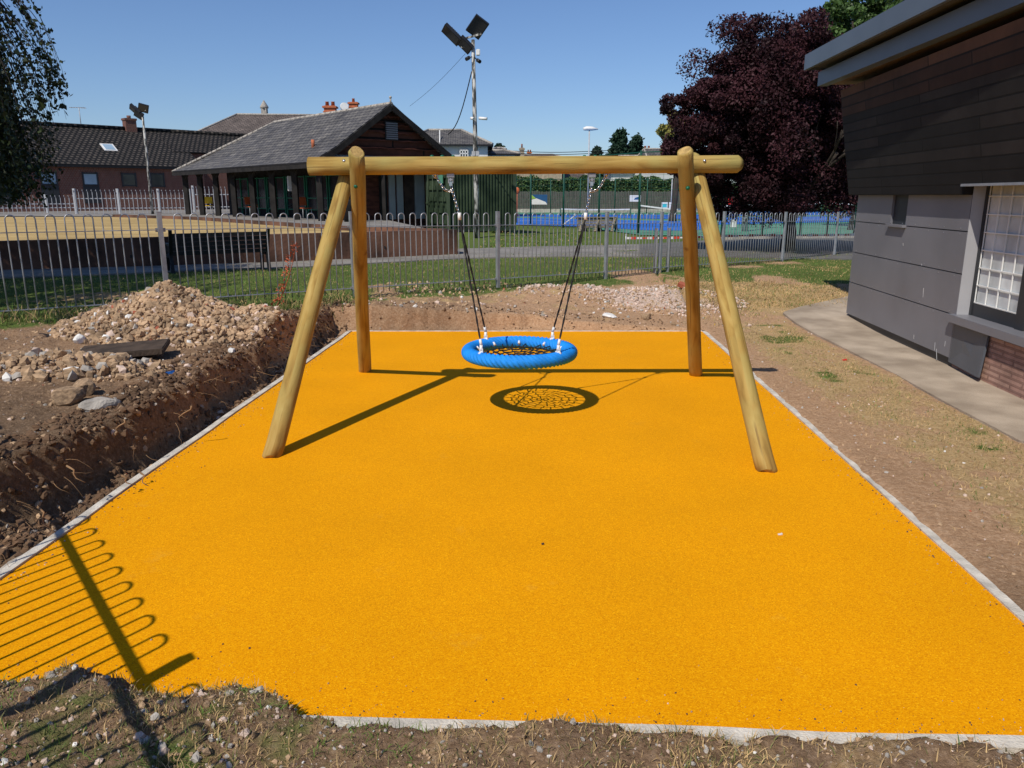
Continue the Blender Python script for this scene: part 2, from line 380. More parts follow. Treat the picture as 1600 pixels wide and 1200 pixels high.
        if parent: o.parent = parent; o.matrix_parent_inverse = Matrix.Translation(-parent.location) if parent.type == 'EMPTY' and parent.parent is None else Matrix()
        return o
def npmesh(name, V, Fc, mats, mi=None, parent=None, smooth=False, k=None):
    """V (n,3), Fc (m,k) arrays"""
    me = bpy.data.meshes.new(name); V = np.asarray(V, np.float32); Fc = np.asarray(Fc, np.int32); m, k = Fc.shape
    me.vertices.add(len(V)); me.vertices.foreach_set('co', V.ravel())
    me.loops.add(m*k); me.loops.foreach_set('vertex_index', Fc.ravel())
    me.polygons.add(m); me.polygons.foreach_set('loop_start', np.arange(0, m*k, k, dtype=np.int32)); me.polygons.foreach_set('loop_total', np.full(m, k, np.int32))
    for q in (mats if isinstance(mats, (list, tuple)) else [mats]): me.materials.append(M[q])
    if mi is not None: me.polygons.foreach_set('material_index', np.asarray(mi, np.int32))
    me.polygons.foreach_set('use_smooth', np.full(m, smooth))
    me.update(calc_edges=True); me.validate()
    o = bpy.data.objects.new(name, me); C.objects.link(o)
    if parent: o.parent = parent; o.matrix_parent_inverse = Matrix.Translation(-parent.location)
    return o
def thing(name, label, cat, loc=(0, 0, 0), group=None):
    o = bpy.data.objects.new(name, None); C.objects.link(o); o.location = loc; o['label'] = label; o['category'] = cat
    if group: o['group'] = group
    o.empty_display_size = .2
    return o
def tag(o, label=None, cat=None, kind=None, group=None):
    if label: o['label'] = label
    if cat: o['category'] = cat
    if kind: o['kind'] = kind
    if group: o['group'] = group
    return o
def struct(o): o['kind'] = 'structure'; return o

# ================================================================== GROUND
GZ = .3                                    # level of the park beyond the railing
PL = lambda y: -2.685+.041*y               # left, right, far and near edges of the play surface
PR = lambda y: 2.12+.052*y
PF = 10.65
PN = lambda x: 2.40-.045*x
def level(x, y):
    """undisturbed ground level round the play surface"""
    x = np.asarray(x, float); y = np.asarray(y, float)
    left = .34+.09*sm(-3, -6, -(-x)) if False else .33+.10*sm(3., 6., -x)
    right = .012+.30*sm(9.8, 16, y)
    w = sm(-2.0, 2.9, x)
    z = left*(1-w)+right*w
    z = z*(1-sm(13, 19, y))+GZ*sm(13, 19, y)
    zf = .08+.075*sm(.3, -2.2, x)                                 # near ground in front of the surface
    f = 1-sm(2.3, 3.4, y+np.where(x > 2.3, .9, 0)+np.where(x < -2.7, .2, 0))
    return z*(1-f)+zf*f+.14*(1-sm(1.9, 3.7, np.hypot(x+2.9, y-31.9)))
def heaps(x, y):
    r = np.hypot((x+3.92)/1.2, (y-8.75)/.95); a = .52*np.clip(1-r, 0, 1)**1.0
    r = np.hypot((x+3.0)/1.0, (y-8.95)/.75); a = np.maximum(a, .25*np.clip(1-r, 0, 1)**.9)
    r = np.hypot((x+4.0)/.95, (y-6.6)/.42); b = .13*np.clip(1-r, 0, 1)**.8
    r = np.hypot((x-2.55)/1.35, (y-12.7)/1.05); c = .24*np.clip(1-r, 0, 1)**.9
    r = np.hypot((x-1.1)/1.4, (y-13.0)/.9); c = np.maximum(c, .15*np.clip(1-r, 0, 1))
    return np.maximum(np.maximum(a, b), c)
def hz(x, y):
    x = np.asarray(x, float); y = np.asarray(y, float)
    E = level(x, y)+heaps(x, y)
    flat = sm(4.05, 4.25, x)*(y < 12)*(y > 2)
    dL = PL(y)-x; dR = x-PR(y); dF = y-PF; dN = PN(x)-y
    n = fbm(x*1.3, y*1.3, 4, 5); n2 = fbm(x*6, y*6, 4, 9)
    soil = 1-sm(11.5, 15, y)
    rough = (.030*n2+.022*fbm(x*17, y*17, 3, 21))*(.25+.75*soil)*(.3+.7*np.maximum(sm(.05, .25, E-.05), sm(2.8, 2.3, y)))
    # trench along the left and far sides
    kL = sm(.02, .17, dL-(.22+.16*n+.05*n2+.24*sm(5.5, 3.2, y)))
    kF = sm(.0, .09, dF-(.08+.16*n+.07*n2)*(1-sm(.2, 1.6, x)))
    zL = -.07+.06*np.clip(n2, 0, 1)
    hL = zL*(1-kL)+E*kL; hF = (.02)*(1-kF)+E*kF
    edge = (.045+.05*sm(-.4, -1., x))*fbm(x*2.6, y*.4, 3, 31)+.06*fbm(x*9, y*9, 3, 37)
    over = .12*sm(-.70, -1.0, x)
    kN = sm(-.08, .09, dN+edge+over-.054-.035*sm(.2, 2, x))
    hN = (-.09)*(1-kN)+(E)*kN
    inside = (dL < 0) & (dR < 0) & (dF < 0)
    h = np.where(inside, hN, E)
    out = (~inside)
    sideL = (dL >= 0) & (dF < dL*9+.3)
    h = np.where(out & (dL >= 0), hL, h)
    h = np.where(out & (dL < 0) & (dF >= 0) & (dR < 0), hF, h)
    h = np.where(out & (dL >= 0) & (dF >= 0), np.maximum(hL*0+np.where(kL > kF, hL, hF), -.05), h)
    kR = sm(0, .08, dR)
    h = np.where(out & (dR >= 0) & (dL < 0), (-.01)*(1-kR)+E*kR, h)
    ruts = .010*fbm(x*4, y*.9, 3, 83)*(x > 2.3)*(1-flat)
    h = h+ruts*(y < 13)
    cliff = 4*kL*(1-kL)*(dL > 0)+4*kF*(1-kF)*(dF > 0)*(dL < 0)*(dR < 0)
    return h+rough*np.where(inside, kN, 1)*(1-flat)-.03*flat+cliff*(.05*n2+.035*fbm(x*13, y*13, 3, 61))
def axis(lo, hi, d, far, g=1.22):
    a = list(np.arange(lo, hi+1e-6, d)); s = d; L = [a[0]]
    while L[-1] > -far: s *= g; L.append(L[-1]-s)
    s = d; R_ = [a[-1]]
    while R_[-1] < far: s *= g; R_.append(R_[-1]+s)
    return np.array(sorted(set(L[1:]+a+R_[1:])))
xs = axis(-6.2, 6.4, .033, 900); ys = axis(1.7, 13.2, .033, 1200)
ys = np.concatenate([[-60, -20, -8, -3, 0, .8, 1.3], ys[ys >= 1.6]])
X, Y = np.meshgrid(xs, ys)
Z = hz(X, Y)
# sunk below the raised bowling green
V = np.stack([X, Y, Z], -1).reshape(-1, 3); nx, ny = len(xs), len(ys)
i = np.arange(ny-1)[:, None]*nx+np.arange(nx-1)[None, :]
Fc = np.stack([i, i+1, i+nx+1, i+nx], -1).reshape(-1, 4)
g = npmesh('ground', V, Fc, 'soil', smooth=True); struct(g)
# what covers the soil: red = turf, green = dead grass, blue = pale rubble dust, alpha = dry pale soil
def cover(x, y):
    nn = fbm(x*.8, y*.8, 4, 51); n5 = fbm(x*2.2, y*2.2, 3, 57)
    fl = 9.9+(x+4.47)*.80                                # railing line
    d = y-fl                                            # beyond railing > 0
    turf = sm(-1.1, -.1, d+.5*nn+.25*sm(-2, 4, x)*2)
    turf = np.where(x < -2.5, sm(-.9, -.2, d+.3*nn), turf)
    turf = np.maximum(turf, sm(12.6, 14.0, y+1.0*nn-.25*(x-4.5))*sm(2.8, 4, x))
    turf = np.where(y > 16, np.maximum(turf, .9), turf)
    turf = turf*(1-.75*sm(.15, .5, nn+.2)*sm(9, 12, y)*(1-sm(14.5, 16.5, y-.6*x)))
    # worn patches right of the pad
    e = np.hypot((x-4.1)/1.9, (y-13.2)/1.5); straw = .95*(1-sm(.6, 1.25, e+.3*n5))
    band = 1-sm(.25, .75, np.abs((x-(3.62+.10*(8-y)*.0))-(.0))/1.)*1
    band = (1-sm(.3, .75, np.abs(x-(3.45+.03*(y-7)))))*sm(11.8, 10.5, y)
    straw = np.maximum(straw, band*(.78+.5*n5))
    turf = np.maximum(turf*(1-.9*straw), .8*(1-sm(.15, .45, np.abs(x-3.5-.03*(y-7))))*sm(-.05, .4, n5+.1)*(y < 11))
    straw = np.maximum(straw, .55*sm(11.1, 11.7, y)*(1-sm(12.6, 13.6, y-.5*x*.5))*(x < 1)*sm(-.3, .3, n5))
    straw = np.maximum(straw, (y > 11)*.35*sm(-.1, .4, n5))
    # near strip: moss and straw
    near = 1-sm(2.4, 3.0, y)
    straw = np.maximum(straw, near*(.30+.5*n5)); turf = np.maximum(turf, near*(.42+.9*nn)*sm(1.2, -1.5, x)*.9)
    pale = (1-sm(.55, 1.05, np.hypot((x-2.55)/1.15, (y-12.5)/.8)+.25*n5))
    pale = np.maximum(pale, .5*(1-sm(.5, 1., np.hypot((x-1.2)/.8, (y-13.1)/.5))))
    pale = np.maximum(pale, .42*near*sm(.1, .5, -nn))
    tanv = sm(-1.2, .8, x)*sm(2.6, 4, y)+.45*sm(10.2, 11., y)+.75*np.clip(heaps(x, y)/.2, 0, 1)+.25*near+.38*sm(4., 7.5, y)*(x < -2)
    return np.stack([np.clip(turf, 0, 1), np.clip(straw, 0, 1), np.clip(pale, 0, 1), np.clip(tanv+.2*nn, 0, 1)], -1)
ca = g.data.color_attributes.new('cover', 'FLOAT_COLOR', 'POINT')
ca.data.foreach_set('color', cover(V[:, 0], V[:, 1]).astype(np.float32).ravel())

# the yellow play surface and its concrete edging
def strip(name, fn, ys_, w0, w1, z, m):
    b = MB()
    for a, c in zip(ys_[:-1], ys_[1:]):
        p = [fn(a, w0), fn(a, w1), fn(c, w1), fn(c, w0)]
        b.poly([(*q, z) for q in p])
        b.poly([(*fn(a, w0), z), (*fn(c, w0), z), (*fn(c, w0), z-.12), (*fn(a, w0), z-.12)])
        b.poly([(*fn(c, w1), z), (*fn(a, w1), z), (*fn(a, w1), z-.12), (*fn(c, w1), z-.12)])
    o = b.build(name, m); return struct(o)
b = MB(); yy = np.linspace(2.25, PF, 24)
for a, c in zip(yy[:-1], yy[1:]):
    xa = np.linspace(PL(a), PR(a), 12); xc = np.linspace(PL(c), PR(c), 12)
    for k in range(11):
        b.face([(xa[k], a if a > 2.3 else PN(xa[k]), 0), (xa[k+1], a if a > 2.3 else PN(xa[k+1]), 0), (xc[k+1], c, 0), (xc[k], c, 0)])
struct(b.build('play_surface', 'rubber_pad'))
wob = lambda y, s: .010*float(vnoise(y*1.7, s*3.1, 77))
kys = list(np.linspace(2.3, PF+.05, 40))
strip('kerb', lambda y, w: (PL(y)-w-wob(y, w), y), kys, .0, .055, .012, 'kerb_concrete')
strip('kerb', lambda y, w: (PR(y)+w+wob(y, w+5), y), kys, .0, .055, .010, 'kerb_concrete')
kxs = list(np.linspace(PL(PF)-.05, PR(PF)+.05, 20))
strip('kerb', lambda x, w: (x, PF+w), kxs, .0, .05, .010, 'kerb_concrete')
kxs = list(np.linspace(PL(2.4), PR(2.4)+.06, 26))
strip('kerb', lambda x, w: (x, PN(x)-w-wob(x, w)), kxs, .0, .065, .012, 'kerb_concrete')

# ---------------------------------------------------------------- stones
def ico():
    import bmesh
    bm = bmesh.new(); bmesh.ops.create_icosphere(bm, subdivisions=1, radius=1); v = np.array([q.co[:] for q in bm.verts]); f = np.array([[w.index for w in q.verts] for q in bm.faces]); bm.free(); return v, f
IV, IF = ico()
def stones(name, P, R_, mats, mi=None, flat=(.5, .9), label=None, jag=.38):
    n = len(P); k = len(IV)
    q = RNG.normal(size=(n, 4)); q /= np.linalg.norm(q, axis=1)[:, None]; w, x, y, z = q.T
    Rm = np.stack([1-2*(y*y+z*z), 2*(x*y-z*w), 2*(x*z+y*w), 2*(x*y+z*w), 1-2*(x*x+z*z), 2*(y*z-x*w), 2*(x*z-y*w), 2*(y*z+x*w), 1-2*(x*x+y*y)], -1).reshape(n, 3, 3)
    sc = np.stack([np.ones(n), RNG.uniform(.55, 1, n), RNG.uniform(*flat, n)], -1)*R_[:, None]
    L = IV[None]*(1+RNG.uniform(-jag, jag, (n, k, 1)))*sc[:, None, :]
    Vv = np.einsum('nij,nkj->nki', Rm, L)+P[:, None, :]
    Ff = (IF[None]+(np.arange(n)*k)[:, None, None]).reshape(-1, 3)
    m = None if mi is None else np.repeat(mi, len(IF))
    return npmesh(name, Vv.reshape(-1, 3), Ff, mats, m)
def onheap(n, cx, cy, rx, ry, rmin, rmax, pw=.6, sink=.25):
    a = RNG.uniform(0, 2*PI, n); r = RNG.uniform(0, 1, n)**pw
    x = cx+rx*r*np.cos(a); y = cy+ry*r*np.sin(a); R_ = rmin+(rmax-rmin)*RNG.uniform(0, 1, n)**4.2
    return np.stack([x, y, hz(x, y)+R_*(.35-sink*0)], -1), R_
SM = ['stone_tan', 'stone_pale', 'stone_grey', 'stone_white', 'brick_red']
def smi(n, p): return RNG.choice(5, n, p=p)
a1 = [onheap(11000, -3.9, 8.65, 1.25, .95, .006, .050), onheap(2600, -2.95, 8.9, 1.0, .72, .007, .038)]
P = np.concatenate([q[0] for q in a1]); R_ = np.concatenate([q[1] for q in a1])
tag(stones('rubble', P, R_, SM, smi(len(P), [.90, .055, .03, .01, .005])), 'tall heap of broken tan rubble and clods by the railing', 'rubble', 'stuff')
P, R_ = onheap(1500, -4.0, 6.6, .95, .42, .008, .066)
tag(stones('rubble', P, R_, SM, smi(len(P), [.84, .07, .08, .01, 0])), 'low spread of tan rubble left of the trench', 'rubble', 'stuff')
a1 = [onheap(4200, 2.55, 12.55, 1.3, .95, .006, .036), onheap(600, 1.1, 13.0, 1.2, .7, .008, .045)]
P = np.concatenate([q[0] for q in a1]); R_ = np.concatenate([q[1] for q in a1])
keep = ~((np.hypot((P[:, 0]-2.95)/.42, (P[:, 1]-12.5)/.5) < 1) & (RNG.uniform(0, 1, len(P)) < .93))
P = P[keep]; R_ = R_[keep]
tag(stones('rubble', P, R_, SM, smi(len(P), [.30, .62, .05, .02, .01])), 'pale pinkish crushed rubble heap behind the right swing legs', 'rubble', 'stuff')
# loose pebbles over bare soil
def scatter(n, x0, x1, y0, y1, cond, rmin, rmax, e=4.):
    x = RNG.uniform(x0, x1, n); y = RNG.uniform(y0, y1, n); k = cond(x, y); x = x[k]; y = y[k]
    R_ = rmin+(rmax-rmin)*RNG.uniform(0, 1, len(x))**e
    return np.stack([x, y, hz(x, y)+R_*.2], -1), R_
outp = lambda x, y: (x < PL(y)-.08) | (x > PR(y)+.08) | (y > PF+.08) | (hz(x, y) > .02)
inx = lambda x, y: (x < PR(y)+.0) & (x > PL(y))
sets = [scatter(5200, -5.6, -2.2, 3.2, 11, outp, .004, .024, 6),
        scatter(2600, 2.4, 4.4, 2.8, 12, lambda x, y: (x > PR(y)+.08), .003, .016, 4),
        scatter(2200, -2.2, 3.4, 10.8, 14, outp, .006, .04, 4)]
P = np.concatenate([q[0] for q in sets]); R_ = np.concatenate([q[1] for q in sets])
tag(stones('pebbles', P, R_, SM, smi(len(P), [.76, .11, .11, .015, .005])), 'loose pebbles and clods scattered over the bare soil', 'pebbles', 'stuff')
P, R_ = scatter(7000, -1.95, 2.1, 1.9, 2.9, lambda x, y: hz(x, y) > .035, .0018, .013, 5)
P2, R2 = scatter(900, -1.9, -.7, 1.9, 2.7, lambda x, y: (hz(x, y) > .035) & (fbm(x*4, y*4, 3, 91) > -.05), .003, .021, 3)
P = np.concatenate([P, P2]); R_ = np.concatenate([R_, R2])
tag(stones('gravel', P, R_, SM, smi(len(P), [.50, .16, .325, .012, .003])), 'fine grey and tan gravel on the ground nearest the camera', 'gravel', 'stuff')
mat('clod', (.135, .08, .046), .97, .35, 9, .6, 50, coords='Generated'); SM.append('clod')  # clod colour darkened to stand in for shade on the cut bank
n = 9500; y = RNG.uniform(2.9, 11.3, n); x = PL(y)-RNG.uniform(.06, .75, n)**1.0; R_ = .004+.034*RNG.uniform(0, 1, n)**3.5
x2 = RNG.uniform(-2.3, 2.2, 700); y2 = PF+RNG.uniform(.04, .6, 700); R2 = .004+.022*RNG.uniform(0, 1, 700)**3.5
x = np.concatenate([x, x2]); y = np.concatenate([y, y2]); R_ = np.concatenate([R_, R2])
tag(stones('soil_clods', np.stack([x, y, hz(x, y)+R_*.1], -1), R_, SM, RNG.choice(6, len(x), p=[.06, .015, .02, 0, 0, .905]), jag=.35), 'brown soil clods crumbling down the cut bank', 'soil', 'stuff')
x = np.concatenate([RNG.uniform(-2.3, 2.2, 1100), RNG.uniform(-2.5, -1.2, 0)]); y = PN(x)-.02+.17*sm(-.8, -1.1, x)+RNG.exponential(.07, len(x)); R_ = .0012+.004*RNG.uniform(0, 1, len(x))**3
y3 = RNG.uniform(2.6, 10.5, 1500); x3 = PL(y3)+RNG.exponential(.07, 1500); y4 = RNG.uniform(2.6, 10.5, 900); x4 = PR(y4)-RNG.exponential(.06, 900); R3 = .0015+.005*RNG.uniform(0, 1, 2400)**4
x = np.concatenate([x, x3, x4]); y = np.concatenate([y, y3, y4]); R_ = np.concatenate([R_, R3])
tag(stones('soil_crumbs', np.stack([x, y, np.maximum(hz(x, y), 0)+R_*.3], -1), R_, SM, RNG.choice(6, len(x), p=[.3, .08, .05, 0, 0, .57]), jag=.35), 'soil crumbs strewn along the edges of the yellow surface', 'soil', 'stuff')
# single stones that stand out
def stone(u, v, z, r, m, sc, label, name='stone', seed=1):
    import bmesh
    p = onz(u, v, z); rr = random.Random(seed); bm = bmesh.new(); bmesh.ops.create_icosphere(bm, subdivisions=3, radius=r)
    cuts = [Vector((rr.gauss(0, 1), rr.gauss(0, 1), rr.gauss(0, 1))).normalized() for _ in range(9)]
    for q in bm.verts:
        for c in cuts:
            d = q.co.dot(c)-r*.72
            if d > 0: q.co -= c*d
        q.co = Vector((q.co.x*sc[0], q.co.y*sc[1], q.co.z*sc[2]))*(1+.07*float(vnoise(q.co.x*30/(r*10)+seed, q.co.y*30/(r*10)+q.co.z*11, seed)))
    me = bpy.data.meshes.new(name); bm.to_mesh(me); bm.free(); me.materials.append(M[m])
    o = bpy.data.objects.new(name, me); C.objects.link(o); o.location = (p.x, p.y, float(hz(p.x, p.y))+r*sc[2]*.55); o.rotation_euler.z = rr.uniform(0, 3)
    return tag(o, label, 'stone', group='stones lying on the dug soil')
stone(130, 595, .45, .11, 'stone_tan', (1, .8, .8), 'large rounded tan stone topping the low rubble spread', seed=3)
stone(155, 618, .42, .11, 'stone_grey', (1.35, .6, .6), 'whitish jagged concrete lump in front of the tan stones', seed=5)
stone(105, 612, .42, .12, 'stone_tan', (1.1, .8, .7), 'broad tan boulder left of the whitish lump', seed=8)
stone(124, 536, .38, .065, 'stone_white', (1, .8, .9), 'white stone at the left foot of the tall rubble heap', seed=9)
stone(345, 472, .6, .085, 'stone_tan', (1.3, .8, .7), 'square tan block on the right slope of the tall heap', seed=13)
stone(390, 485, .5, .07, 'stone_white', (1.5, .8, .6), 'flat white slab on the right shoulder of the tall heap', seed=14)
stone(362, 545, .36, .05, 'stone_white', (1.2, .7, .6), 'small white stone on bare soil below the tall heap', seed=15)
stone(35, 872, .0, .085, 'stone_grey', (1.7, .8, .7), 'brown-grey stone beside the kerb at the left picture edge', seed=16)
stone(952, 491, .15, .13, 'stone_white', (1.4, .7, .25), 'flat white slab at the foot of the pale rubble heap', seed=17)
stone(1010, 484, .22, .08, 'stone_tan', (1.2, .8, .8), 'brown clod on the front of the pale rubble heap', seed=18)
stone(1365, 1205-180+0, 0, .001, 'stone_tan', (1, 1, 1), 'tiny clod on the yellow surface', seed=19) if False else None
# half-buried brick on the pale heap
p = Vector((2.92, 13.0, 0)); p.z = float(hz(p.x, p.y))+.05
b = MB(); b.box((0, 0, 0), (.23, .11, .07)); o = b.build('brick', 'brick_red', bevel=.006); o.location = p; o.rotation_euler = (.25, .3, -.5)
tag(o, 'red brick lying on top of the pale rubble heap', 'brick')
# manhole slab
p = onz(190, 556, .36); b = MB(); b.box((0, 0, 0), (.78, .42, .06)); o = b.build('manhole_cover', 'manhole', bevel=.008)
o.location = (p.x+.02, p.y, .415); o.rotation_euler = (.06, -.05, .25)
tag(o, 'dark flat manhole slab tilted in the soil below the tall heap', 'manhole cover')
# litter
def litter(u, v, z, d, m, label, rz=.3):
    p = onz(u, v, z); b = MB(); b.box((0, 0, 0), d); b.box((d[0]*.35, d[1]*.2, d[2]*.5), (d[0]*.4, d[1]*.7, d[2]*.6), rz=.6); o = b.build('litter', m)
    o.location = (p.x, p.y, (float(hz(p.x, p.y)) if z else 0)+d[2]/2+.002); o.rotation_euler.z = rz; tag(o, label, 'litter')
litter(263, 578, .36, (.09, .02, .02), 'blue_litter', 'blue plastic scrap on the soil left of the swing')
litter(1119, 507, .05, (.035, .035, .02), 'yellow_plastic', 'tiny yellow scrap at the foot of the pale rubble')
litter(1219, 836, 0, (.025, .010, .006), 'stone_white', 'small white chip on the yellow surface at right', .2)
litter(1320, 561, .03, (.05, .02, .01), 'red_plastic', 'small red scrap beside the concrete path')
litter(848, 851, 0, (.012, .010, .006), 'manhole', 'tiny dark speck in the middle of the yellow surface')
# roots sticking out of the cut bank
b = MB(); rr = random.Random(4)
for k in range(150):
    y = 3.4+rr.random()**.8*7.2; x = PL(y)-.1-rr.random()*.35; z0 = .05+rr.random()*.26
    pts = [Vector((x, y, z0))]; d = Vector((rr.uniform(.2, 1), rr.uniform(-1, 1), rr.uniform(-.7, .4))).normalized()
    st = rr.uniform(.015, .05)
    for q in range(5): d = (d+Vector((rr.uniform(-.4, .5), rr.uniform(-.5, .5), rr.uniform(-.6, .3)))).normalized(); pts.append(pts[-1]+d*st)
    r0 = rr.uniform(.001, .0028); b.tube(pts, 0, 4, radii=[r0, r0*.9, r0*.8, r0*.6, r0*.4, r0*.2])
for (u, v, z, L_, a) in ((300, 640, .3, .22, 2.9), (105, 735, .25, .2, .3), (60, 800, .15, .22, .8), (220, 745, .05, .16, .9), (195, 662, .33, .16, 2.2), (610/3.2, 750, .1, .12, .2)):
    p = onz(u, v, z)
    pts = [p+Vector((math.cos(a)*L_*t*.5+.02*math.sin(t*7), -abs(math.sin(a))*L_*.3*t, .03-.5*L_*t)) for t in (0, .25, .5, .75, 1)]
    b.tube(pts, 0, 5, radii=[.007, .006, .005, .004, .002])
tag(b.build('roots', 'root'), 'pale torn roots poking out of the cut soil bank', 'roots', 'stuff')

# ---------------------------------------------------------------- grass
def blades(name, x, y, z, hgt, wid, m, lean=.5, mi=None):
    n = len(x); a = RNG.uniform(0, 2*PI, n); b_ = RNG.uniform(0, 2*PI, n); l = RNG.uniform(.1, 1, n)*lean
    base = np.stack([x, y, z-.004], -1); side = np.stack([np.cos(a), np.sin(a), 0*a], -1)*wid[:, None]/2
    dirn = np.stack([np.cos(b_)*l, np.sin(b_)*l, np.sqrt(np.clip(1-l*l, .02, 1))], -1)
    mid = base+dirn*hgt[:, None]*.55; d2 = dirn+np.stack([np.cos(b_)*.4, np.sin(b_)*.4, -.25*np.ones(n)], -1)*lean; d2 /= np.linalg.norm(d2, axis=1)[:, None]
    tip = mid+d2*hgt[:, None]*.45
    V_ = np.stack([base-side, base+side, mid+side*.75, mid-side*.75, tip], 1).reshape(-1, 3)
    o_ = np.arange(n)*5
    Ff = np.concatenate([np.stack([o_, o_+1, o_+2], -1), np.stack([o_, o_+2, o_+3], -1), np.stack([o_+3, o_+2, o_+4], -1)])
    mm = None if mi is None else np.concatenate([mi, mi, mi])
    return npmesh(name, V_, Ff, m, mm)
def rfield(n, x0, x1, y0, y1, fn):
    x = RNG.uniform(x0, x1, n); y = RNG.uniform(y0, y1, n); k = RNG.uniform(0, 1, n) < fn(x, y); return x[k], y[k]
GM = ['blade_green', 'blade_olive', 'blade_straw']
def notpath(x, y): return 1.
T = lambda x, y: cover(x, y)
x, y = rfield(110000, -9, 9.5, 9, 20.5, lambda x, y: T(x, y)[:, 0]*.9*(np.abs(x/y) < .75))
keep = (x < 4.02+.084*y) | (y > 11.8)
pc = (x > 3.05+.14*(y-11.4)*0+.55*(12.-y)) & (y < 12.2)
keep &= ~((x > 4.0) & (y < 12.1)); x = x[keep]; y = y[keep]
n = len(x); dry = T(x, y)[:, 1]; mi = np.where(RNG.uniform(0, 1, n) < .10+.7*dry, 2, np.where(RNG.uniform(0, 1, n) < .35, 1, 0))
hgt = RNG.uniform(.02, .065, n)*(1-.4*dry); fl = y-(9.9+(x+4.47)*.80); hgt *= 1+1.2*np.exp(-(fl/.25)**2)
tag(blades('grass', x, y, hz(x, y), hgt, RNG.uniform(.004, .009, n), GM, .8, mi), 'patchy green turf along both sides of the bow-top railing', 'grass', 'stuff')
x, y = rfield(70000, -14, 16, 20.5, 42, lambda x, y: (np.abs(x/y) < .7)*np.clip(1.3-y/40, 0, 1))
wx = (y-(14.9+(x+10.8)*.74) > -.9) & (x < -1.0)                    # keep path and bowling green clear
pth = np.abs(y-(20.6+.115*(x+1)**1.0+.004*(x+1)**2+1.2)) < 1.05
keep = ~wx & ~pth & ~((x > 3.2) & (y > 24)) & ~((x > 0) & (y > 33)) & ~((y > 23.8) & (x > 2.4+.18*(y-20)))
x = x[keep]; y = y[keep]; n = len(x)
mi = np.where(RNG.uniform(0, 1, n) < .15, 2, np.where(RNG.uniform(0, 1, n) < .3, 1, 0))
tag(blades('grass', x, y, hz(x, y), RNG.uniform(.04, .09, n), RNG.uniform(.012, .03, n), GM, .8, mi), 'mown park grass between the railing and the courts', 'grass', 'stuff')
# dry grass to the right of the surface
x, y = rfield(85000, 2.4, 6, 3., 14.6, lambda x, y: T(x, y)[:, 1]*.8+.02)
keep = (x > PR(y)+.1) & (x < 4.02+.062*y-.0) & ((x < 3.95+.03*(y-8)) | (y > 11.9)); x = x[keep]; y = y[keep]; n = len(x)
mi = np.where(RNG.uniform(0, 1, n) < .72, 2, np.where(RNG.uniform(0, 1, n) < .6, 1, 0))
tag(blades('dry_grass', x, y, hz(x, y), RNG.uniform(.012, .045, n), RNG.uniform(.003, .006, n), GM, .985, mi), 'straw coloured dead grass between yellow surface and concrete path', 'dry grass', 'stuff')
x, y = rfield(60000, 2.6, 9, 11.3, 17.5, lambda x, y: np.clip(T(x, y)[:, 1]*1.1-.05, .05, 1)*(y < 11.2+.95*(x+1))); keep = (x < 3.9) | (y > 12.2); x = x[keep]; y = y[keep]; n = len(x)
mi = np.where(RNG.uniform(0, 1, n) < .7, 2, np.where(RNG.uniform(0, 1, n) < .6, 1, 0))
tag(blades('dry_grass', x, y, hz(x, y), RNG.uniform(.02, .06, n), RNG.uniform(.006, .013, n), GM, .95, mi), 'rusty straw and worn grass behind the right swing legs', 'dry grass', 'stuff')
x, y = rfield(60000, 2.4, 4.1, 3, 10.8, lambda x, y: T(x, y)[:, 0]*.9); n = len(x)
tag(blades('grass', x, y, hz(x, y), RNG.uniform(.012, .04, n), RNG.uniform(.003, .006, n), GM, .9, np.where(RNG.uniform(0, 1, n) < .5, 0, np.where(RNG.uniform(0, 1, n) < .5, 1, 2))), 'small green grass patches beside the concrete path', 'grass', 'stuff')
# straw, moss and twigs on the near ground
x, y = rfield(52000, -2.1, 2.2, 1.85, 3.0, lambda x, y: (.35+.65*sm(-.2, .4, fbm(x*3, y*3, 3, 71)))*(hz(x, y) > .03)*np.where(x < 1, 1, .5)); n = len(x)
gg = fbm(x*2.5, y*2.5, 3, 73)
mi = np.where(gg > .12, np.where(RNG.uniform(0, 1, n) < .6, 0, 1), np.where(RNG.uniform(0, 1, n) < .45, 1, 2)); mi = np.where((x > .9) & (RNG.uniform(0, 1, n) < .6), 2, mi)
tag(blades('straw_litter', x, y, hz(x, y), RNG.uniform(.010, .055, n), RNG.uniform(.0018, .0045, n), GM, .98, mi), 'straw, moss and grass scraps on the near soil edge', 'straw', 'stuff')
# rough weeds against the railing at the left
x, y = rfield(16000, -6.6, -2.2, 7.6, 11.8, lambda x, y: np.exp(-((y-(9.75+(x+4.47)*.70))/.33)**2)*(hz(x, y) > .1)); n = len(x)
mi = np.where(RNG.uniform(0, 1, n) < .35, 2, np.where(RNG.uniform(0, 1, n) < .4, 1, 0))
tag(blades('weeds', x, y, hz(x, y)-.02, RNG.uniform(.06, .30, n), RNG.uniform(.004, .011, n), GM, .9, mi), 'rough green and dry weeds growing along the left railing', 'weeds', 'stuff')
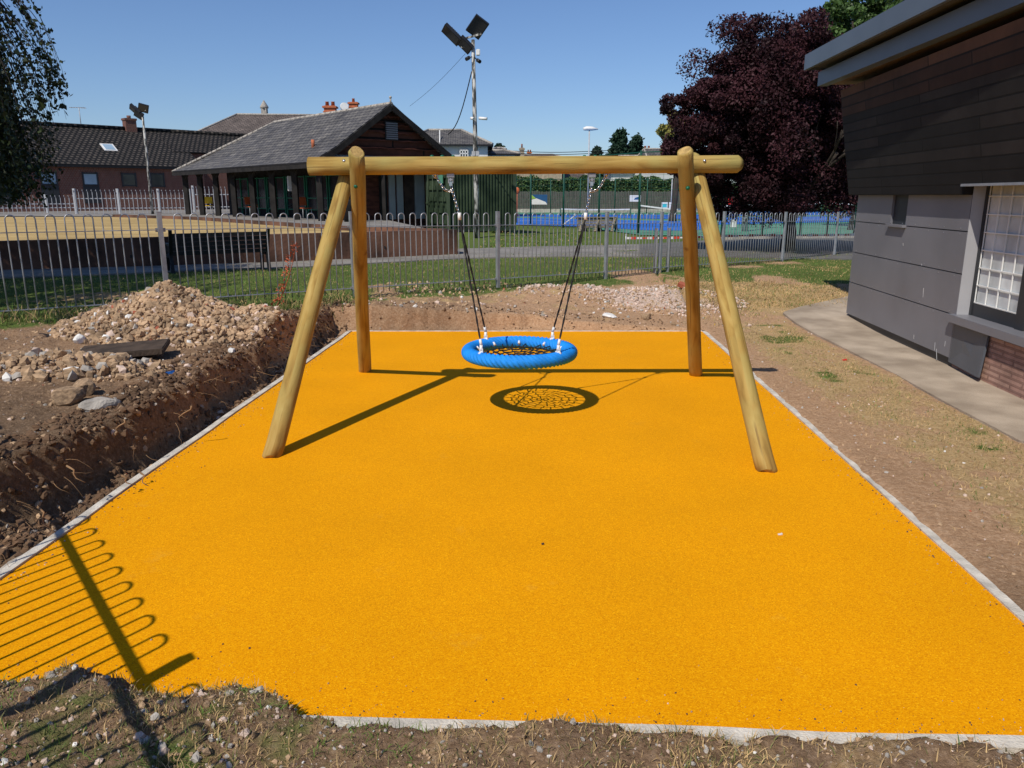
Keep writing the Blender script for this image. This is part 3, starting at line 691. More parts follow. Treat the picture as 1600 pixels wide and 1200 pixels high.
# rust-coloured dead dock stalk by the railing
b = MB(); rr = random.Random(9); p0 = aty(428, 482, 10.3); p0.z = float(hz(p0.x, p0.y)); top = aty(462, 378, 10.3)
pts = [p0.lerp(top, t)+Vector((.05*math.sin(t*3), 0, 0)) for t in np.linspace(0, 1, 8)]; b.tube(pts, 0, 5, radii=[.008-.0008*i for i in range(8)])
for k in range(150):
    t = .12+.88*rr.random(); c = p0.lerp(top, t)+Vector((rr.gauss(0, .03), rr.gauss(0, .03), rr.gauss(0, .02))); s_ = rr.uniform(.012, .028)
    d = Vector((rr.gauss(0, 1), rr.gauss(0, 1), rr.gauss(0, 1))).normalized(); e = d.orthogonal().normalized()
    b.face([c-d*s_, c+e*s_*.5, c+d*s_, c-e*s_*.5])
tag(b.build('dead_weed', 'weed_red'), 'tall rust red dead weed stalk leaning by the railing', 'weed')

# ---------------------------------------------------------------- paths
def sheet(name, pts, m, z=None, dz=.006, cuts=0):
    b = MB(); b.poly([(p[0], p[1], (z if z is not None else float(hz(p[0], p[1])))+dz) for p in pts]); return struct(b.build(name, m))
def ribbon(name, left, right, m, n=24, dz=.012, zf=None):
    b = MB(); k = len(left)
    def at(P_, t): t *= k-1; i_ = min(int(t), k-2); return Vector(P_[i_]).lerp(Vector(P_[i_+1]), t-i_)
    g_ = [[at(left, i_/n).lerp(at(right, i_/n), j/14) for j in range(15)] for i_ in range(n+1)]
    for row in g_:
        for q in row: pass
    Z_ = [[float((zf or hz)(q.x, q.y))+dz for q in row] for row in g_]
    for j, sg in ((0, 1), (14, -1)):
        for i_ in range(n):
            p, q = g_[i_][j], g_[i_+1][j]; z0, z1 = Z_[i_][j], Z_[i_+1][j]; w_ = [(p.x, p.y, z0), (p.x, p.y, z0-.1), (q.x, q.y, z1-.1), (q.x, q.y, z1)]; b.face(w_[::sg])
    for i_ in range(n):
        for j in range(14):
            b.face([(g_[i_][j].x, g_[i_][j].y, Z_[i_][j]), (g_[i_+1][j].x, g_[i_+1][j].y, Z_[i_+1][j]), (g_[i_+1][j+1].x, g_[i_+1][j+1].y, Z_[i_+1][j+1]), (g_[i_][j+1].x, g_[i_][j+1].y, Z_[i_][j+1])], smooth=True)
    return struct(b.build(name, m))
wl = lambda y: 4.10+.084*y
# concrete path beside the building
pA = [onz(*q, .06) for q in ((1700, 748), (1600, 685), (1480, 624), (1400, 580), (1300, 530), (1245, 505), (1222, 492))]
pB = [Vector((wl(p.y)+.3, p.y, 0)) for p in pA]; pB[0] = Vector((5.3, 3.5, 0)); pA[0] = Vector((4.6, 3.2, 0))
pA.append(onz(1250, 482, .1)); pB.append(onz(1345, 468, .1))
b = MB()
ribbon('concrete_path', [(p.x, p.y, 0) for p in pA], [(p.x, p.y, 0) for p in pB], 'sandy_concrete', 40, .018, lambda x, y: float(level(x, y)))
# asphalt path that crosses the park behind the railing
cn = [onz(*q, GZ) for q in ((-60, 446), (200, 430), (420, 418), (560, 410), (720, 398), (860, 394), (1000, 392), (1100, 390), (1250, 388), (1400, 386))]
up = [onz(*q, GZ) for q in ((-60, 426), (200, 414), (420, 405), (560, 399), (720, 390), (860, 386), (1000, 383), (1100, 377), (1250, 372), (1400, 370))]
lo = [onz(*q, GZ) for q in ((-60, 452), (200, 438), (420, 424), (560, 414), (720, 405), (860, 402), (1000, 402), (1100, 402), (1250, 405), (1400, 408))]
ribbon('park_path', lo[:7], up[:7], 'asphalt_old', 40, .03)
ribbon('road', lo[6:], up[6:], 'asphalt', 20, .034)
b = MB(); A_ = onz(1115, 375, GZ); B_ = onz(1420, 372, GZ)
b.bar((A_.x, A_.y, GZ+.06), (B_.x, B_.y, GZ+.06), .16, .14); struct(b.build('kerb', 'concrete'))

# ================================================================== SWING
fr = thing('swing_frame', 'round pine log swing frame with crossed legs standing on the yellow surface', 'swing frame', (0, 6.65, 0))
BZ = 2.095; BY = 6.65
def log(name, a, b_, r0, r1, seed, parent=fr, n=28, chamfer=.012):
    a = Vector(a); b_ = Vector(b_); m = MB(); L_ = (b_-a).length; K = 22; pts = []; rad = []
    for i_ in range(K+1):
        t = i_/K; p = a.lerp(b_, t)+Vector((.006*math.sin(t*5+seed), .006*math.cos(t*4+seed*2), 0)); pts.append(p)
        rad.append((r0+(r1-r0)*t)*(1+.02*float(vnoise(t*9, seed*3.3, 5))))
    e = chamfer; pts = [pts[0]]+[a.lerp(b_, e/L_)]+pts[1:-1]+[a.lerp(b_, 1-e/L_)]+[pts[-1]]; rad = [rad[0]-e]+[rad[0]]+rad[1:-1]+[rad[-1]]+[rad[-1]-e]
    m.tube(pts, 0, n, radii=rad, capm=1)
    o = m.build(name, ['pine_log', 'pine_end'], parent); return o
bl = aty(481, 265, BY); br_ = aty(1157, 259, BY-.05)
beam = log('beam', (bl.x, BY, BZ-.005), (br_.x, BY, BZ+.012), .073, .071, 1)
legs = [('leg', (-1.76, 5.32, -.02), (-1.40, 6.80, 2.06), .070, .064, 2), ('leg', (-1.60, 8.16, -.02), (-1.233, 6.34, 2.19), .067, .062, 3),
        ('leg', (1.77, 5.02, -.02), (1.545, 6.84, 2.17), .070, .063, 4), ('leg', (1.965, 7.98, -.02), (1.375, 6.36, 2.20), .069, .063, 5)]
LG = []
for nme, a, b_, r0, r1, sd in legs:
    a = Vector(a); b_ = Vector(b_); LG.append(log(nme, a, b_, r0, r1, sd))
LG[0]['label'] = 'pale leaning front left leg'; LG[1]['label'] = 'darker rear left leg rising in front of the beam'
LG[2]['label'] = 'pale leaning front right leg with top behind the beam'; LG[3]['label'] = 'darker rear right leg rising in front of the beam'
def dome(c, nrm, r, m, parent, name):
    q = MB(); nrm = Vector(nrm).normalized(); q.tube([Vector(c)-nrm*.02, Vector(c), Vector(c)+nrm*r*.45, Vector(c)+nrm*r*.62], 0, 12, radii=[r, r, r*.75, r*.3]); return q.build(name, m, parent)
def onleg(i_, v):
    a, b_ = Vector(legs[i_][1]), Vector(legs[i_][2]); best = min((abs(600-F*((a.lerp(b_, t).y*math.sin(PT)+(a.lerp(b_, t).z-H)*math.cos(PT))/(a.lerp(b_, t).y*math.cos(PT)-(a.lerp(b_, t).z-H)*math.sin(PT)))-v), t) for t in np.linspace(0, 1, 200))
    return a.lerp(b_, best[1])
for i_, v in ((1, 285), (3, 287)):
    c = onleg(i_, v); dome(c+Vector((-.004, -.062, -.035)), (0, -.87, -.5), .017, 'green_cap', fr, 'bolt_cap')
for x in (-1.02+.0,): pass
for u in (540, 1098):
    c = aty(u, 252, BY); dome((c.x, BY-.066, BZ+.035), (0, -.87, .3), .014, 'steel', fr, 'bolt')
for u in (675, 691, 708, 913, 930):
    c = aty(u, 250, BY); dome((c.x, BY, BZ+.075), (0, 0, 1), .016, 'green_cap', fr, 'bolt_cap')

sw = thing('basket_swing', 'blue rope rimmed nest swing hanging from the pine beam', 'swing', (.065, 6.6, 0))
cx, cy, cz = .065, 6.6, .525; RM, RT = .446, .058
# rope-wound rim
n1, n2 = 1100, 26; th = np.arange(n1)/n1*2*PI; ph = np.arange(n2)/n2*2*PI; TH, PH = np.meshgrid(th, ph, indexing='ij')
rr_ = RT*(1+.10*np.cos(TH*68+PH*6.))
Vx = cx+(RM+rr_*np.cos(PH))*np.cos(TH); Vy = cy+(RM+rr_*np.cos(PH))*np.sin(TH); Vz = cz+rr_*np.sin(PH)*.95
I_, J_ = np.meshgrid(np.arange(n1), np.arange(n2), indexing='ij')
ff = np.stack([I_*n2+J_, ((I_+1) % n1)*n2+J_, ((I_+1) % n1)*n2+(J_+1) % n2, I_*n2+(J_+1) % n2], -1).reshape(-1, 4)
npmesh('rim', np.stack([Vx, Vy, Vz], -1).reshape(-1, 3), ff, 'net_blue', parent=sw, smooth=True)
# web of black rope
b = MB(); rr = random.Random(3); rings = [(.055, 6), (.115, 9), (.18, 12), (.245, 15), (.305, 18)]
sag = lambda r: cz-.045*(1-(r/.4)**2)-.0
def pt(r, a): return Vector((cx+r*math.cos(a), cy+r*math.sin(a), sag(r)))
b.tube([pt(.055, 2*PI*k/24) for k in range(25)], .0065, 6, cap=False)
for (r, k_) in rings[1:]:
    ja = [rr.uniform(-.02, .02) for _ in range(k_*2)]; ja.append(ja[0])
    b.tube([pt(r+(.012 if k % 2 else -.012)+ja[k]*.3, PI*k/k_) for k in range(2*k_+1)], .0065, 6, cap=False)
allr = rings+[(.385, 20)]
for (ra, ka), (rb, kb) in zip(allr[:-1], allr[1:]):
    for k in range(kb):
        a = 2*PI*(k+.5)/kb+rr.uniform(-.05, .05); b.tube([pt(ra, a+.03), pt((ra+rb)/2, a), pt(rb, a-.03)], .006, 6)
for k in range(6): a = 2*PI*k/6; b.tube([pt(.0, a), pt(.055, a)], .006, 5)
b.build('net', 'black_rope', sw)
for k in range(10):
    a = 2*PI*(k+.5)/10
    m = MB(); m.tube([pt(.375, a)+Vector((0, 0, .005)), pt(.40, a)+Vector((0, 0, .02))], .011, 8); m.build('clip', 'white_plastic', sw)
# hangers, chains and ropes
def link_chain(pts, parent, name='chain', pitch=.028, wire=.0036):
    m = MB(); pts = [Vector(p) for p in pts]; segs = [(pts[i_], pts[i_+1]) for i_ in range(len(pts)-1)]; tot = sum((q-p).length for p, q in segs); nl = max(2, int(tot/pitch))
    def at(s):
        for p, q in segs:
            L_ = (q-p).length
            if s <= L_+1e-9: return p.lerp(q, s/L_), (q-p).normalized()
            s -= L_
        return pts[-1], (pts[-1]-pts[-2]).normalized()
    for i_ in range(nl):
        c, t = at((i_+.5)*tot/nl); o_ = t.orthogonal().normalized(); 
        if i_ % 2: o_ = t.cross(o_)
        hl = pitch*.70; hw = .0095
        loop = [c+t*(hl-hw)*s1+(t*math.cos(a)*s1+o_*math.sin(a))*hw for s1, rng in ((1, (90, 45, 0, -45, -90)), (-1, (-90, -45, 0, 45, 90))) for a in [math.radians(g_) for g_ in rng]]
        loop.append(loop[0]); loop.append(loop[1]); m.tube(loop, wire, 5, cap=False)
    return m.build(name, 'steel', parent)
for sgn, u0, u1, att in ((-1, 704, 680, ((747, 540, -.18), (758, 524, .2))), (1, 925, 948, ((876, 540, -.18), (871, 524, .2)))):
    h0 = aty(u0, 262, BY); hx = h0.x; hb = BZ-.068
    m = MB(); m.box((hx, BY, hb-.012), (.06, .06, .03)); m.tube([(hx, BY-.03, hb-.045), (hx, BY+.03, hb-.045)], .012, 10)
    m.box((hx-.018, BY, hb-.045), (.006, .045, .06)); m.box((hx+.018, BY, hb-.045), (.006, .045, .06)); m.build('hanger', 'galv', sw)
    m = MB(); m.box((hx, BY, hb-.078), (.026, .03, .035)); m.build('swivel', 'steel', sw)
    jn = aty(718 if sgn < 0 else 915, 338, 6.63)
    link_chain([(hx, BY, hb-.09), jn], sw)
    ex = aty(u1, 262, BY).x; jm = Vector((hx, BY, hb-.09)).lerp(jn, .18)
    pts = []
    for t in np.linspace(0, 1, 9):
        p = Vector((ex, BY, hb)).lerp(jm, t); p.z -= .05*math.sin(PI*t); pts.append(p)
    link_chain(pts, sw, 'safety_chain')
    m = MB(); m.tube([(ex, BY, hb-.02), (ex, BY, hb+.01)], .012, 8); m.tube([(ex+.02*math.cos(a), BY, hb-.012+.02*math.sin(a)) for a in np.linspace(0, 2*PI, 13)], .004, 6, cap=False); m.build('eye_bolt', 'steel', sw)
    m = MB(); m.tube([jn+Vector((0, 0, .03)), jn-Vector((0, 0, .03))], .015, 10); m.build('ferrule', 'white_plastic', sw)
    for (u, v, dy) in att:
        a = math.atan2(dy*1.7, sgn*.32); e = Vector((cx+RM*math.cos(a), cy+RM*math.sin(a), cz+RT+.06))
        d = (e-jn).normalized(); s1 = jn-Vector((0, 0, .02))
        m = MB(); o_ = d.orthogonal().normalized()
        for sg in (-1, 1):
            K = 26; pts = [s1.lerp(e, t/K)+(o_*math.cos(t*1.3+sg*PI/2)+d.cross(o_)*math.sin(t*1.3+sg*PI/2))*.004 for t in range(K+1)]
            m.tube(pts, .0052, 6)
        m.build('rope', 'black_rope', sw)
        m = MB(); m.tube([e, e-Vector((0, 0, .06))], .013, 8); m.tube([e+d*-.05, e], .012, 8)
        for g_ in (-1, 1): m.box(e+Vector((g_*.012, 0, -.055)), (.006, .03, .05))
        m.ball(e+Vector((0, 0, -.062)), .018, n=8); m.tube([e+Vector((-math.cos(a)*.03, -math.sin(a)*.03, -.062)), e+Vector((math.cos(a)*.03, math.sin(a)*.03, -.07))], .009, 6); m.build('shackle', 'white_plastic', sw)

# ================================================================== RAILINGS
def railing(pts, label, group, zf, rail_w=.045):
    """pts: post positions; bow-topped panels between them"""
    t = thing('bow_top_railing', label, 'railing', (pts[0][0], pts[0][1], float(hz(*pts[0])))); 
    for i_, (x, y) in enumerate(pts):
        z = zf(x, y); m = MB(); dx, dy = (Vector(pts[min(i_+1, len(pts)-1)])-Vector(pts[max(i_-1, 0)])).normalized(); a = math.atan2(dy, dx)
        m.box((x, y, z+.585), (.055, .055, 1.27), rz=a); m.box((x, y, z+1.224), (.058, .058, .008), rz=a)
        m.box((x, y, z+1.0), (.12, .012, .05), rz=a); m.box((x, y, z+.1), (.12, .012, .05), rz=a); m.build('post', 'galv', t)
    for (x0, y0), (x1, y1) in zip(pts[:-1], pts[1:]):
        A = Vector((x0, y0, 0)); B = Vector((x1, y1, 0)); L_ = (B-A).length; d = (B-A)/L_; za, zb = zf(x0, y0), zf(x1, y1); m = MB()
        for h in (1.0, .1): m.bar((x0+d.x*.05, y0+d.y*.05, za+h), (x1-d.x*.05, y1-d.y*.05, zb+h), rail_w, .009)
        n = int((L_-.12)/.2); off = (L_-n*.2)/2+.05
        for k in range(n):
            s = off+k*.2; c = A+d*(s+.05); z = za+(zb-za)*(s/L_); p = []; jx = random.uniform(-.004, .004)
            for g_ in range(2): pass
            bot = .02
            p.append((c.x-d.x*.05, c.y-d.y*.05, z+bot)); p.append((c.x-d.x*(.05+jx*.3), c.y-d.y*(.05+jx*.3), z+.6)); p.append((c.x-d.x*.05, c.y-d.y*.05, z+1.15))
            for a in (150, 120, 90, 60, 30): p.append((c.x+d.x*.05*math.cos(math.radians(a)), c.y+d.y*.05*math.cos(math.radians(a)), z+1.15+.05*math.sin(math.radians(a))))
            p.append((c.x+d.x*.05, c.y+d.y*.05, z+1.15)); p.append((c.x+d.x*(.05+jx), c.y+d.y*(.05+jx), z+.6)); p.append((c.x+d.x*.05, c.y+d.y*.05, z+bot))
            m.tube(p, .0085, 6)
        m.build('panel', 'galv', t)
    return t
def fz(x, y): return float(np.interp(x, [-8.2, -4.5, -.2, 1.8, 4.7, 6.6, 8.7, 13], [.44, .43, .37, .33, .29, .25, .21, .2]))
farp = [(-8.75, 7.1), (-6.65, 8.55), (-4.47, 9.95), (-2.37, 11.57), (-.24, 13.2), (1.80, 14.86), (3.05, 15.98), (4.68, 17.3), (6.57, 18.85), (8.55, 20.6), (10.5, 22.4), (12.4, 24.3)]
railing(farp, 'long grey bow-top railing running behind the swing', None, fz)
q0 = Vector((-1.99, 1.79)); dq = Vector((-.63, .777)).normalized()
nearp = [tuple(q0-dq*2.65), tuple(q0), tuple(q0+dq*2.65), tuple(q0+dq*5.3), (-8.75+.25, 7.1-.3)]
railing([(p[0], p[1]) for p in nearp], 'grey bow-top railing close on the left whose shadow crosses the corner of the surface', None, lambda x, y: .185+.035*max(0, y-3.5), .046)
# two short posts standing just behind the railing
for lab, u in (('left of the two short grey posts behind the railing', 1018), ('right of the two short grey posts behind the railing', 1037)):
    rx = (u-800)/1200/.985; Y0 = 15.9 if u < 1025 else 16.15; m = MB(); z = GZ; m.box((0, 0, .45), (.06, .06, .9)); m.box((0, 0, .905), (.064, .064, .01)); m.box((0, -.035, .8), (.03, .012, .12))
    o = m.build('short_post', 'galv'); o.location = (rx*Y0, Y0, z); tag(o, lab, 'post', group='short posts behind the railing')

# ================================================================== GREY BUILDING AT RIGHT
bd = thing('clubhouse', 'dark grey panelled building with timber upper wall and metal eaves at right', 'building', (5.1, 11.6, .05))
WD = Vector((.084, 1, 0)).normalized(); WN = Vector((-WD.y, WD.x, 0))           # along the wall, outwards (to -x)
def onw(u, v, off=0.):
    """point where the picture ray meets the wall plane moved outwards by off"""
    o_ = Vector((4.10, 0, 0))+WN*off; d = Vector(ray(u, v)); t = (o_-Vector((0, 0, H))).dot(WN)/d.dot(WN); return Vector((0, 0, H))+d*t
def wp(Yp, z, off=0.): return Vector((4.10+.084*Yp, Yp, z))+WN*off
Y1 = onw(1322, 491).y; Yr = onw(1509, 380).y; ZB = .10; ZT = 1.87
seams = [ZT, 1.60, 1.155, .69, ZB]
seams = [ZT]+[float(onw(1500, v).z) for v in (361, 428, 495)]+[ZB+.02]
# body behind the cladding
m = MB()
def slab(m, Ya, Yb, z0, z1, o0, o1, mi=0):
    """box on the wall between two stations, from offset o0 (inner) to o1 (outer)"""
    P_ = [wp(Y_, z, o_) for Y_ in (Ya, Yb) for z in (z0, z1) for o_ in (o0, o1)]
    for q in ((0, 1, 3, 2), (4, 6, 7, 5), (0, 4, 5, 1), (2, 3, 7, 6), (0, 2, 6, 4), (1, 5, 7, 3)): m.quad(*[P_[k] for k in q], m=mi)
slab(m, Yr, Y1-.01, ZB-.15, 2.0, -7, -.03); slab(m, -2, Yr-.001, 2.04, 3.4, -7, -.03); m.build('core', 'frame_dark', bd)
slY = (onw(1393, 330).y, onw(1417, 330).y)     # narrow window
spl = onw(1412, 400).y
k = 0
for zi in range(4):
    z1, z0 = seams[zi]-.006, seams[zi+1]+.006
    if zi == 0: cols = [(Y1, slY[0]), (slY[1], Yr)]
    else: cols = [(Y1, Yr)] 
    for (ya, yb) in cols:
        m = MB(); slab(m, yb, ya, z0, z1, -.03, 0); m.build('wall_panel', 'panel_grey', bd)
        k += 1
m = MB(); slab(m, slY[1], slY[0], seams[1], ZT, -.30, -.18); m.build('slot_window', 'glass_dark', bd)
m = MB(); slab(m, slY[1]-.03, slY[0]+.03, seams[1]-.02, seams[1]+.01, -.03, .05); m.build('slot_sill', 'panel_grey', bd)
for zi in range(1, 4):                                     # bolt heads in rows
    for Y_ in np.linspace(Yr+.15, Y1-.15, 9):
        for dz in (.03, -.03):
            p = wp(Y_, seams[zi]+dz, .002); m = MB(); m.box(p, (.004, .010, .010), rz=-.084); m.build('panel_rivet', 'galv', bd)
rr = random.Random(5)
for (u, v, L_) in ((1443, 450, .11), (1461, 535, .09), (1428, 523, .05), (1477, 533, .06), (1411, 380, .03), (1440, 412, .02), (1463, 545, .12)):
    p = onw(u, v, .001); m = MB(); m.bar(p, p+Vector((.0, rr.uniform(-.04, 0), -L_)), .002, .007, up=(0, 1, 0)); m.build('scuff_mark', 'scratch', bd)
# timber band, leaning outwards towards the top
def lean(Ya, Yb, z0, o0, z1, o1, th, mname, name):
    m = MB(); a, b_, c, d = wp(Ya, z0, o0), wp(Yb, z0, o0), wp(Yb, z1, o1), wp(Ya, z1, o1); i_ = WN*-th
    m.quad(b_, a, d, c); m.quad(a+i_, b_+i_, c+i_, d+i_); m.quad(a, b_, b_+i_, a+i_); m.quad(d, d+i_, c+i_, c); m.quad(b_, c, c+i_, b_+i_); m.quad(a, a+i_, d+i_, d)
    return m.build(name, mname, bd)
Ye = Y1+.12
lean(Yr, Ye, ZT-.01, .10, ZT+.09, .118, .13, 'timber_boards', 'timber_cladding')
lean(-2, Ye, ZT+.091, .118, 2.95, .30, .13, 'timber_boards', 'timber_cladding')
lean(-2, Ye+.0, 2.951, .30, 3.32, .36, .2, 'timber_boards_brown', 'timber_cladding')
bd.children[-1]['label'] = 'brown sheltered boards under the eaves'; bd.children[-2]['label'] = 'blackened weathered boards'
m = MB(); slab(m, -2, Yr, ZT+.075, ZT+.10, .05, .132); m.build('drip_strip', 'galv', bd)
# end wall facing away
m = MB(); p = [wp(Ye, ZT, .09), wp(Ye, 3.3, .34), wp(Ye, 3.3, -7), wp(Ye, ZT, -7)]; m.poly(p); m.build('end_wall', 'timber_boards', bd)
# fascia and roof, measured along their own line
def pxline(u0, v0, Yc):
    return aty(u0, v0, Yc)
Yc = 12.15
c1t, c1b = aty(1258, 86, Yc), aty(1260, 110, Yc); c2t, c2b = aty(1279, 113, Yc-.1), aty(1283, 135, Yc-.1)
RD = Vector((.047, 1, 0)).normalized()
def beamalong(P_, length, w, z0, z1, mname, name, th=.04):
    m = MB(); Q = P_-RD*length; rgt = Vector((RD.y, -RD.x, 0)); a = [Vector((P_.x, P_.y, z)) for z in (z0, z1)]; b_ = [Vector((Q.x, Q.y, z)) for z in (z0, z1)]; r = rgt*w
    m.quad(a[0], b_[0], b_[1], a[1]); m.quad(b_[0]+r, a[0]+r, a[1]+r, b_[1]+r); m.quad(a[1], b_[1], b_[1]+r, a[1]+r); m.quad(b_[0], a[0], a[0]+r, b_[0]+r); m.quad(a[0], a[1], a[1]+r, a[0]+r); m.quad(b_[1], b_[0], b_[0]+r, b_[1]+r)
    return m.build(name, mname, bd)
beamalong(c1t, 14.5, .05, c1b.z, c1t.z, 'fascia_metal', 'fascia')
beamalong(c2t+Vector((.0, 0, 0)), 14.5, .14, c2b.z, c2t.z, 'fascia_metal', 'fascia')
m = MB(); z = c1b.z+.03; rg = Vector((RD.y, -RD.x, 0)); a = c1t+rg*.05-RD*.05; q = [Vector((a.x, a.y, z))]; q.append(q[0]+rg*8); q.append(q[1]-RD*14.4); q.append(q[0]-RD*14.4); m.poly(q[::-1]); 
q2 = [p+Vector((0, 0, .10)) for p in q]; m.poly(q2); m.quad(q[0], q[1], q2[1], q2[0]); m.build('roof', 'roof_felt', bd)
a = c1t+rg*.05; m = MB(); e0 = Vector((c1t.x, Yc, c1b.z)); m.quad(e0, e0+rg*8, e0+rg*8+Vector((0, 0, c1t.z-c1b.z)), e0+Vector((0, 0, c1t.z-c1b.z))); m.quad(e0+RD*-.03, e0-RD*.03+Vector((0, 0, c1t.z-c1b.z)), e0+rg*8-RD*.03+Vector((0, 0, c1t.z-c1b.z)), e0+rg*8-RD*.03); m.build('end_fascia', 'fascia_metal', bd)
m = MB(); z = c2b.z+.02; a = c2t+rg*.14; q = [Vector((a.x, Yc-.12, z))]; q.append(q[0]+rg*1.4); q.append(q[1]-RD*14.2); q.append(q[0]-RD*14.2); m.poly(q[::-1]); m.poly([p+Vector((0, 0, .02)) for p in q]); m.build('soffit', 'soffit', bd)
# window bay: reveal, frame, wired glass with white bars
rY = onw(1530, 400).y
m = MB(); a = wp(Yr-.012, 0, 0); b_ = wp(Yr-.02, 0, -.14)
zlo = float(onw(1500, 490).z)-.02; 
m.quad(Vector((a.x, a.y, zlo)), Vector((b_.x, b_.y, zlo)), Vector((b_.x, b_.y, ZT+.16)), Vector((a.x, a.y, ZT+.16))); m.quad(Vector((b_.x, b_.y, zlo))+WN*-.02, Vector((a.x, a.y, zlo))+WN*-.02, Vector((a.x, a.y, ZT+.16))+WN*-.02, Vector((b_.x, b_.y, ZT+.16))+WN*-.02)
m.build('window_reveal', 'reveal_grey', bd)
OFW = -.14; wa = Yr-.03; wb = onw(1606, 400, OFW).y
win = MB(); slab(win, wb, wa, zlo+.06, ZT+.16, OFW-.05, OFW-.02); win = win.build('window', 'wired_glass', bd)
m = MB(); zb_ = zlo+.16
slab(m, wa-.03, wa+.02, zlo, ZT+.16, OFW-.06, OFW+.02); slab(m, wb-.14, wb, zlo, ZT+.16, OFW-.06, OFW+.03); slab(m, wb, wa-.03, zlo, zlo+.13, OFW-.06, OFW+.01)
slab(m, 1.0, wb-.14, zlo, ZT+.16, OFW-.3, OFW-.12)
fo = m.build('frame', 'frame_dark', None); fo.parent = win; fo.matrix_parent_inverse = Matrix.Translation((0, 0, 0))
fo.location = (0, 0, 0)
m = MB(); nz_ = 7
for k in range(nz_+1):
    z = zlo+.14+(ZT+.16-zlo-.14)*k/nz_; slab(m, wb, wa-.03, z-.006, z+.006, OFW-.01, OFW+.004)
for k in range(5):
    Y_ = wb+(wa-.03-wb)*k/4; slab(m, Y_-.005, Y_+.005, zlo+.13, ZT+.16, OFW-.009, OFW+.002)
go = m.build('grille', 'white_paint', None); go.parent = win
# sill, plinth, loose panel
sa = onw(1490, 490).y
m = MB(); slab(m, .5, sa, zlo-.085, zlo, -.19, .07); m.build('window_sill', 'panel_grey', bd, bevel=.004)
m = MB(); slab(m, .5, Yr-.0, ZB-.15, zlo-.085, -.34, -.03); m.build('brick_plinth', 'plinth', bd) if 'plinth' in M else None
mrows('plinth', (.34, .19, .15), (.42, .26, .20), .055, .4, .9, (.27, .155, .12), mortar=.2, bump=1.2, nz=.55)
m.build('brick_plinth', 'plinth', bd)
pa = onw(1489, 530).y; pb = onw(1545, 540).y
m = MB(); a0, b0 = wp(Yr+.03, ZB-.02, .0), wp(pb, ZB-.02, .06); a1_, b1 = wp(Yr+.03, zlo-.09, .0), wp(pb+.04, zlo-.09, .0)
th = WN*-.02
m.quad(a0, b0, b1, a1_); m.quad(b0+th, a0+th, a1_+th, b1+th); m.quad(b0, b0+th, b1+th, b1); m.quad(a1_, b1, b1+th, a1_+th); m.quad(a0, a1_, a1_+th, a0+th); m.quad(a0, a0+th, b0+th, b0)
m.build('loose_panel', 'panel_dark', bd)

# ================================================================== TREES
def crown(parent, centre, rad, nclump, nleaf, size, mname, seed=0, name='crown', core=.5, flat=1., droop=0., shell=.45):
    R = np.random.default_rng(seed); c = np.array(centre); rad = np.array(rad)
    d = R.normal(size=(nclump, 3)); d /= np.linalg.norm(d, axis=1)[:, None]; r = (shell+(1-shell)*R.uniform(0, 1, nclump)**.6)
    cc = c+d*r[:, None]*rad*(1+.16*np.sin(d[:, :1]*5+seed)*np.cos(d[:, 1:2]*4)); cr = R.uniform(.10, .24, nclump)*rad.mean()
    idx = R.integers(0, nclump, nleaf); e = R.normal(size=(nleaf, 3)); e /= np.linalg.norm(e, axis=1)[:, None]
    p = cc[idx]+e*(cr[idx]*R.uniform(.3, 1.15, nleaf)**.7)[:, None]*np.array([1, 1, .75]); p[:, 2] -= droop*R.uniform(0, 1, nleaf)**2
    a = R.normal(size=(nleaf, 3)); a /= np.linalg.norm(a, axis=1)[:, None]; b_ = R.normal(size=(nleaf, 3)); b_ -= a*(a*b_).sum(1)[:, None]; b_ /= np.linalg.norm(b_, axis=1)[:, None]
    s = size*R.uniform(.6, 1.35, nleaf)[:, None]
    V_ = np.stack([p-a*s, p+b_*s*.55, p+a*s, p-b_*s*.55], 1).reshape(-1, 3); f_ = (np.arange(nleaf)*4)[:, None]+np.arange(4)
    return npmesh(name, V_, f_, mname, parent=parent)
def limbs(parent, base, h, top, n, r, seed, spread, name='trunk', forks=3):
    rr = random.Random(seed); m = MB(); base = Vector(base); t = base+Vector((rr.uniform(-.1, .1), 0, h))
    m.tube([base-Vector((0, 0, .15)), base+Vector((0, 0, h*.1)), base.lerp(t, .5)+Vector((.05, 0, 0)), t], 0, 12, radii=[r*1.5, r*1.1, r*.9, r*.85])
    def grow(p, d, L, r_, lev):
        pts = [p]; 
        for k in range(4): d = (d+Vector((rr.gauss(0, .14), rr.gauss(0, .14), rr.gauss(.04, .1)))).normalized(); pts.append(pts[-1]+d*L/4)
        m.tube(pts, 0, 7 if lev == 0 else 5, radii=[r_, r_*.88, r_*.75, r_*.6, r_*.42])
        if lev < forks-1:
            for k in range(3): q = pts[rr.choice((2, 3, 4))]; dd = (d+Vector((rr.gauss(0, .6), rr.gauss(0, .6), rr.gauss(.1, .35)))).normalized(); grow(q, dd, L*.6, r_*.45, lev+1)
    for k in range(n):
        a = 2*PI*k/n+rr.uniform(-.3, .3); d = Vector((math.cos(a)*spread, math.sin(a)*spread, 1)).normalized(); grow(t-Vector((0, 0, .1)), d, top, r*.55, 0)
    return m.build(name, 'bark', parent)
pb_ = onz(1230, 393, GZ); pt_ = thing('plum_tree', 'dark purple leaved plum tree shading the tarmac', 'tree', pb_)
D = pb_.y; cc = aty(1192, 175, D)
limbs(pt_, pb_, 1.15, 2.5, 5, .20, 3, .75)
crown(pt_, (cc.x+.55, D, cc.z-.25), (2.5, 2.8, 2.75), 260, 190000, .043, 'leaf_plum', 5, shell=.3)
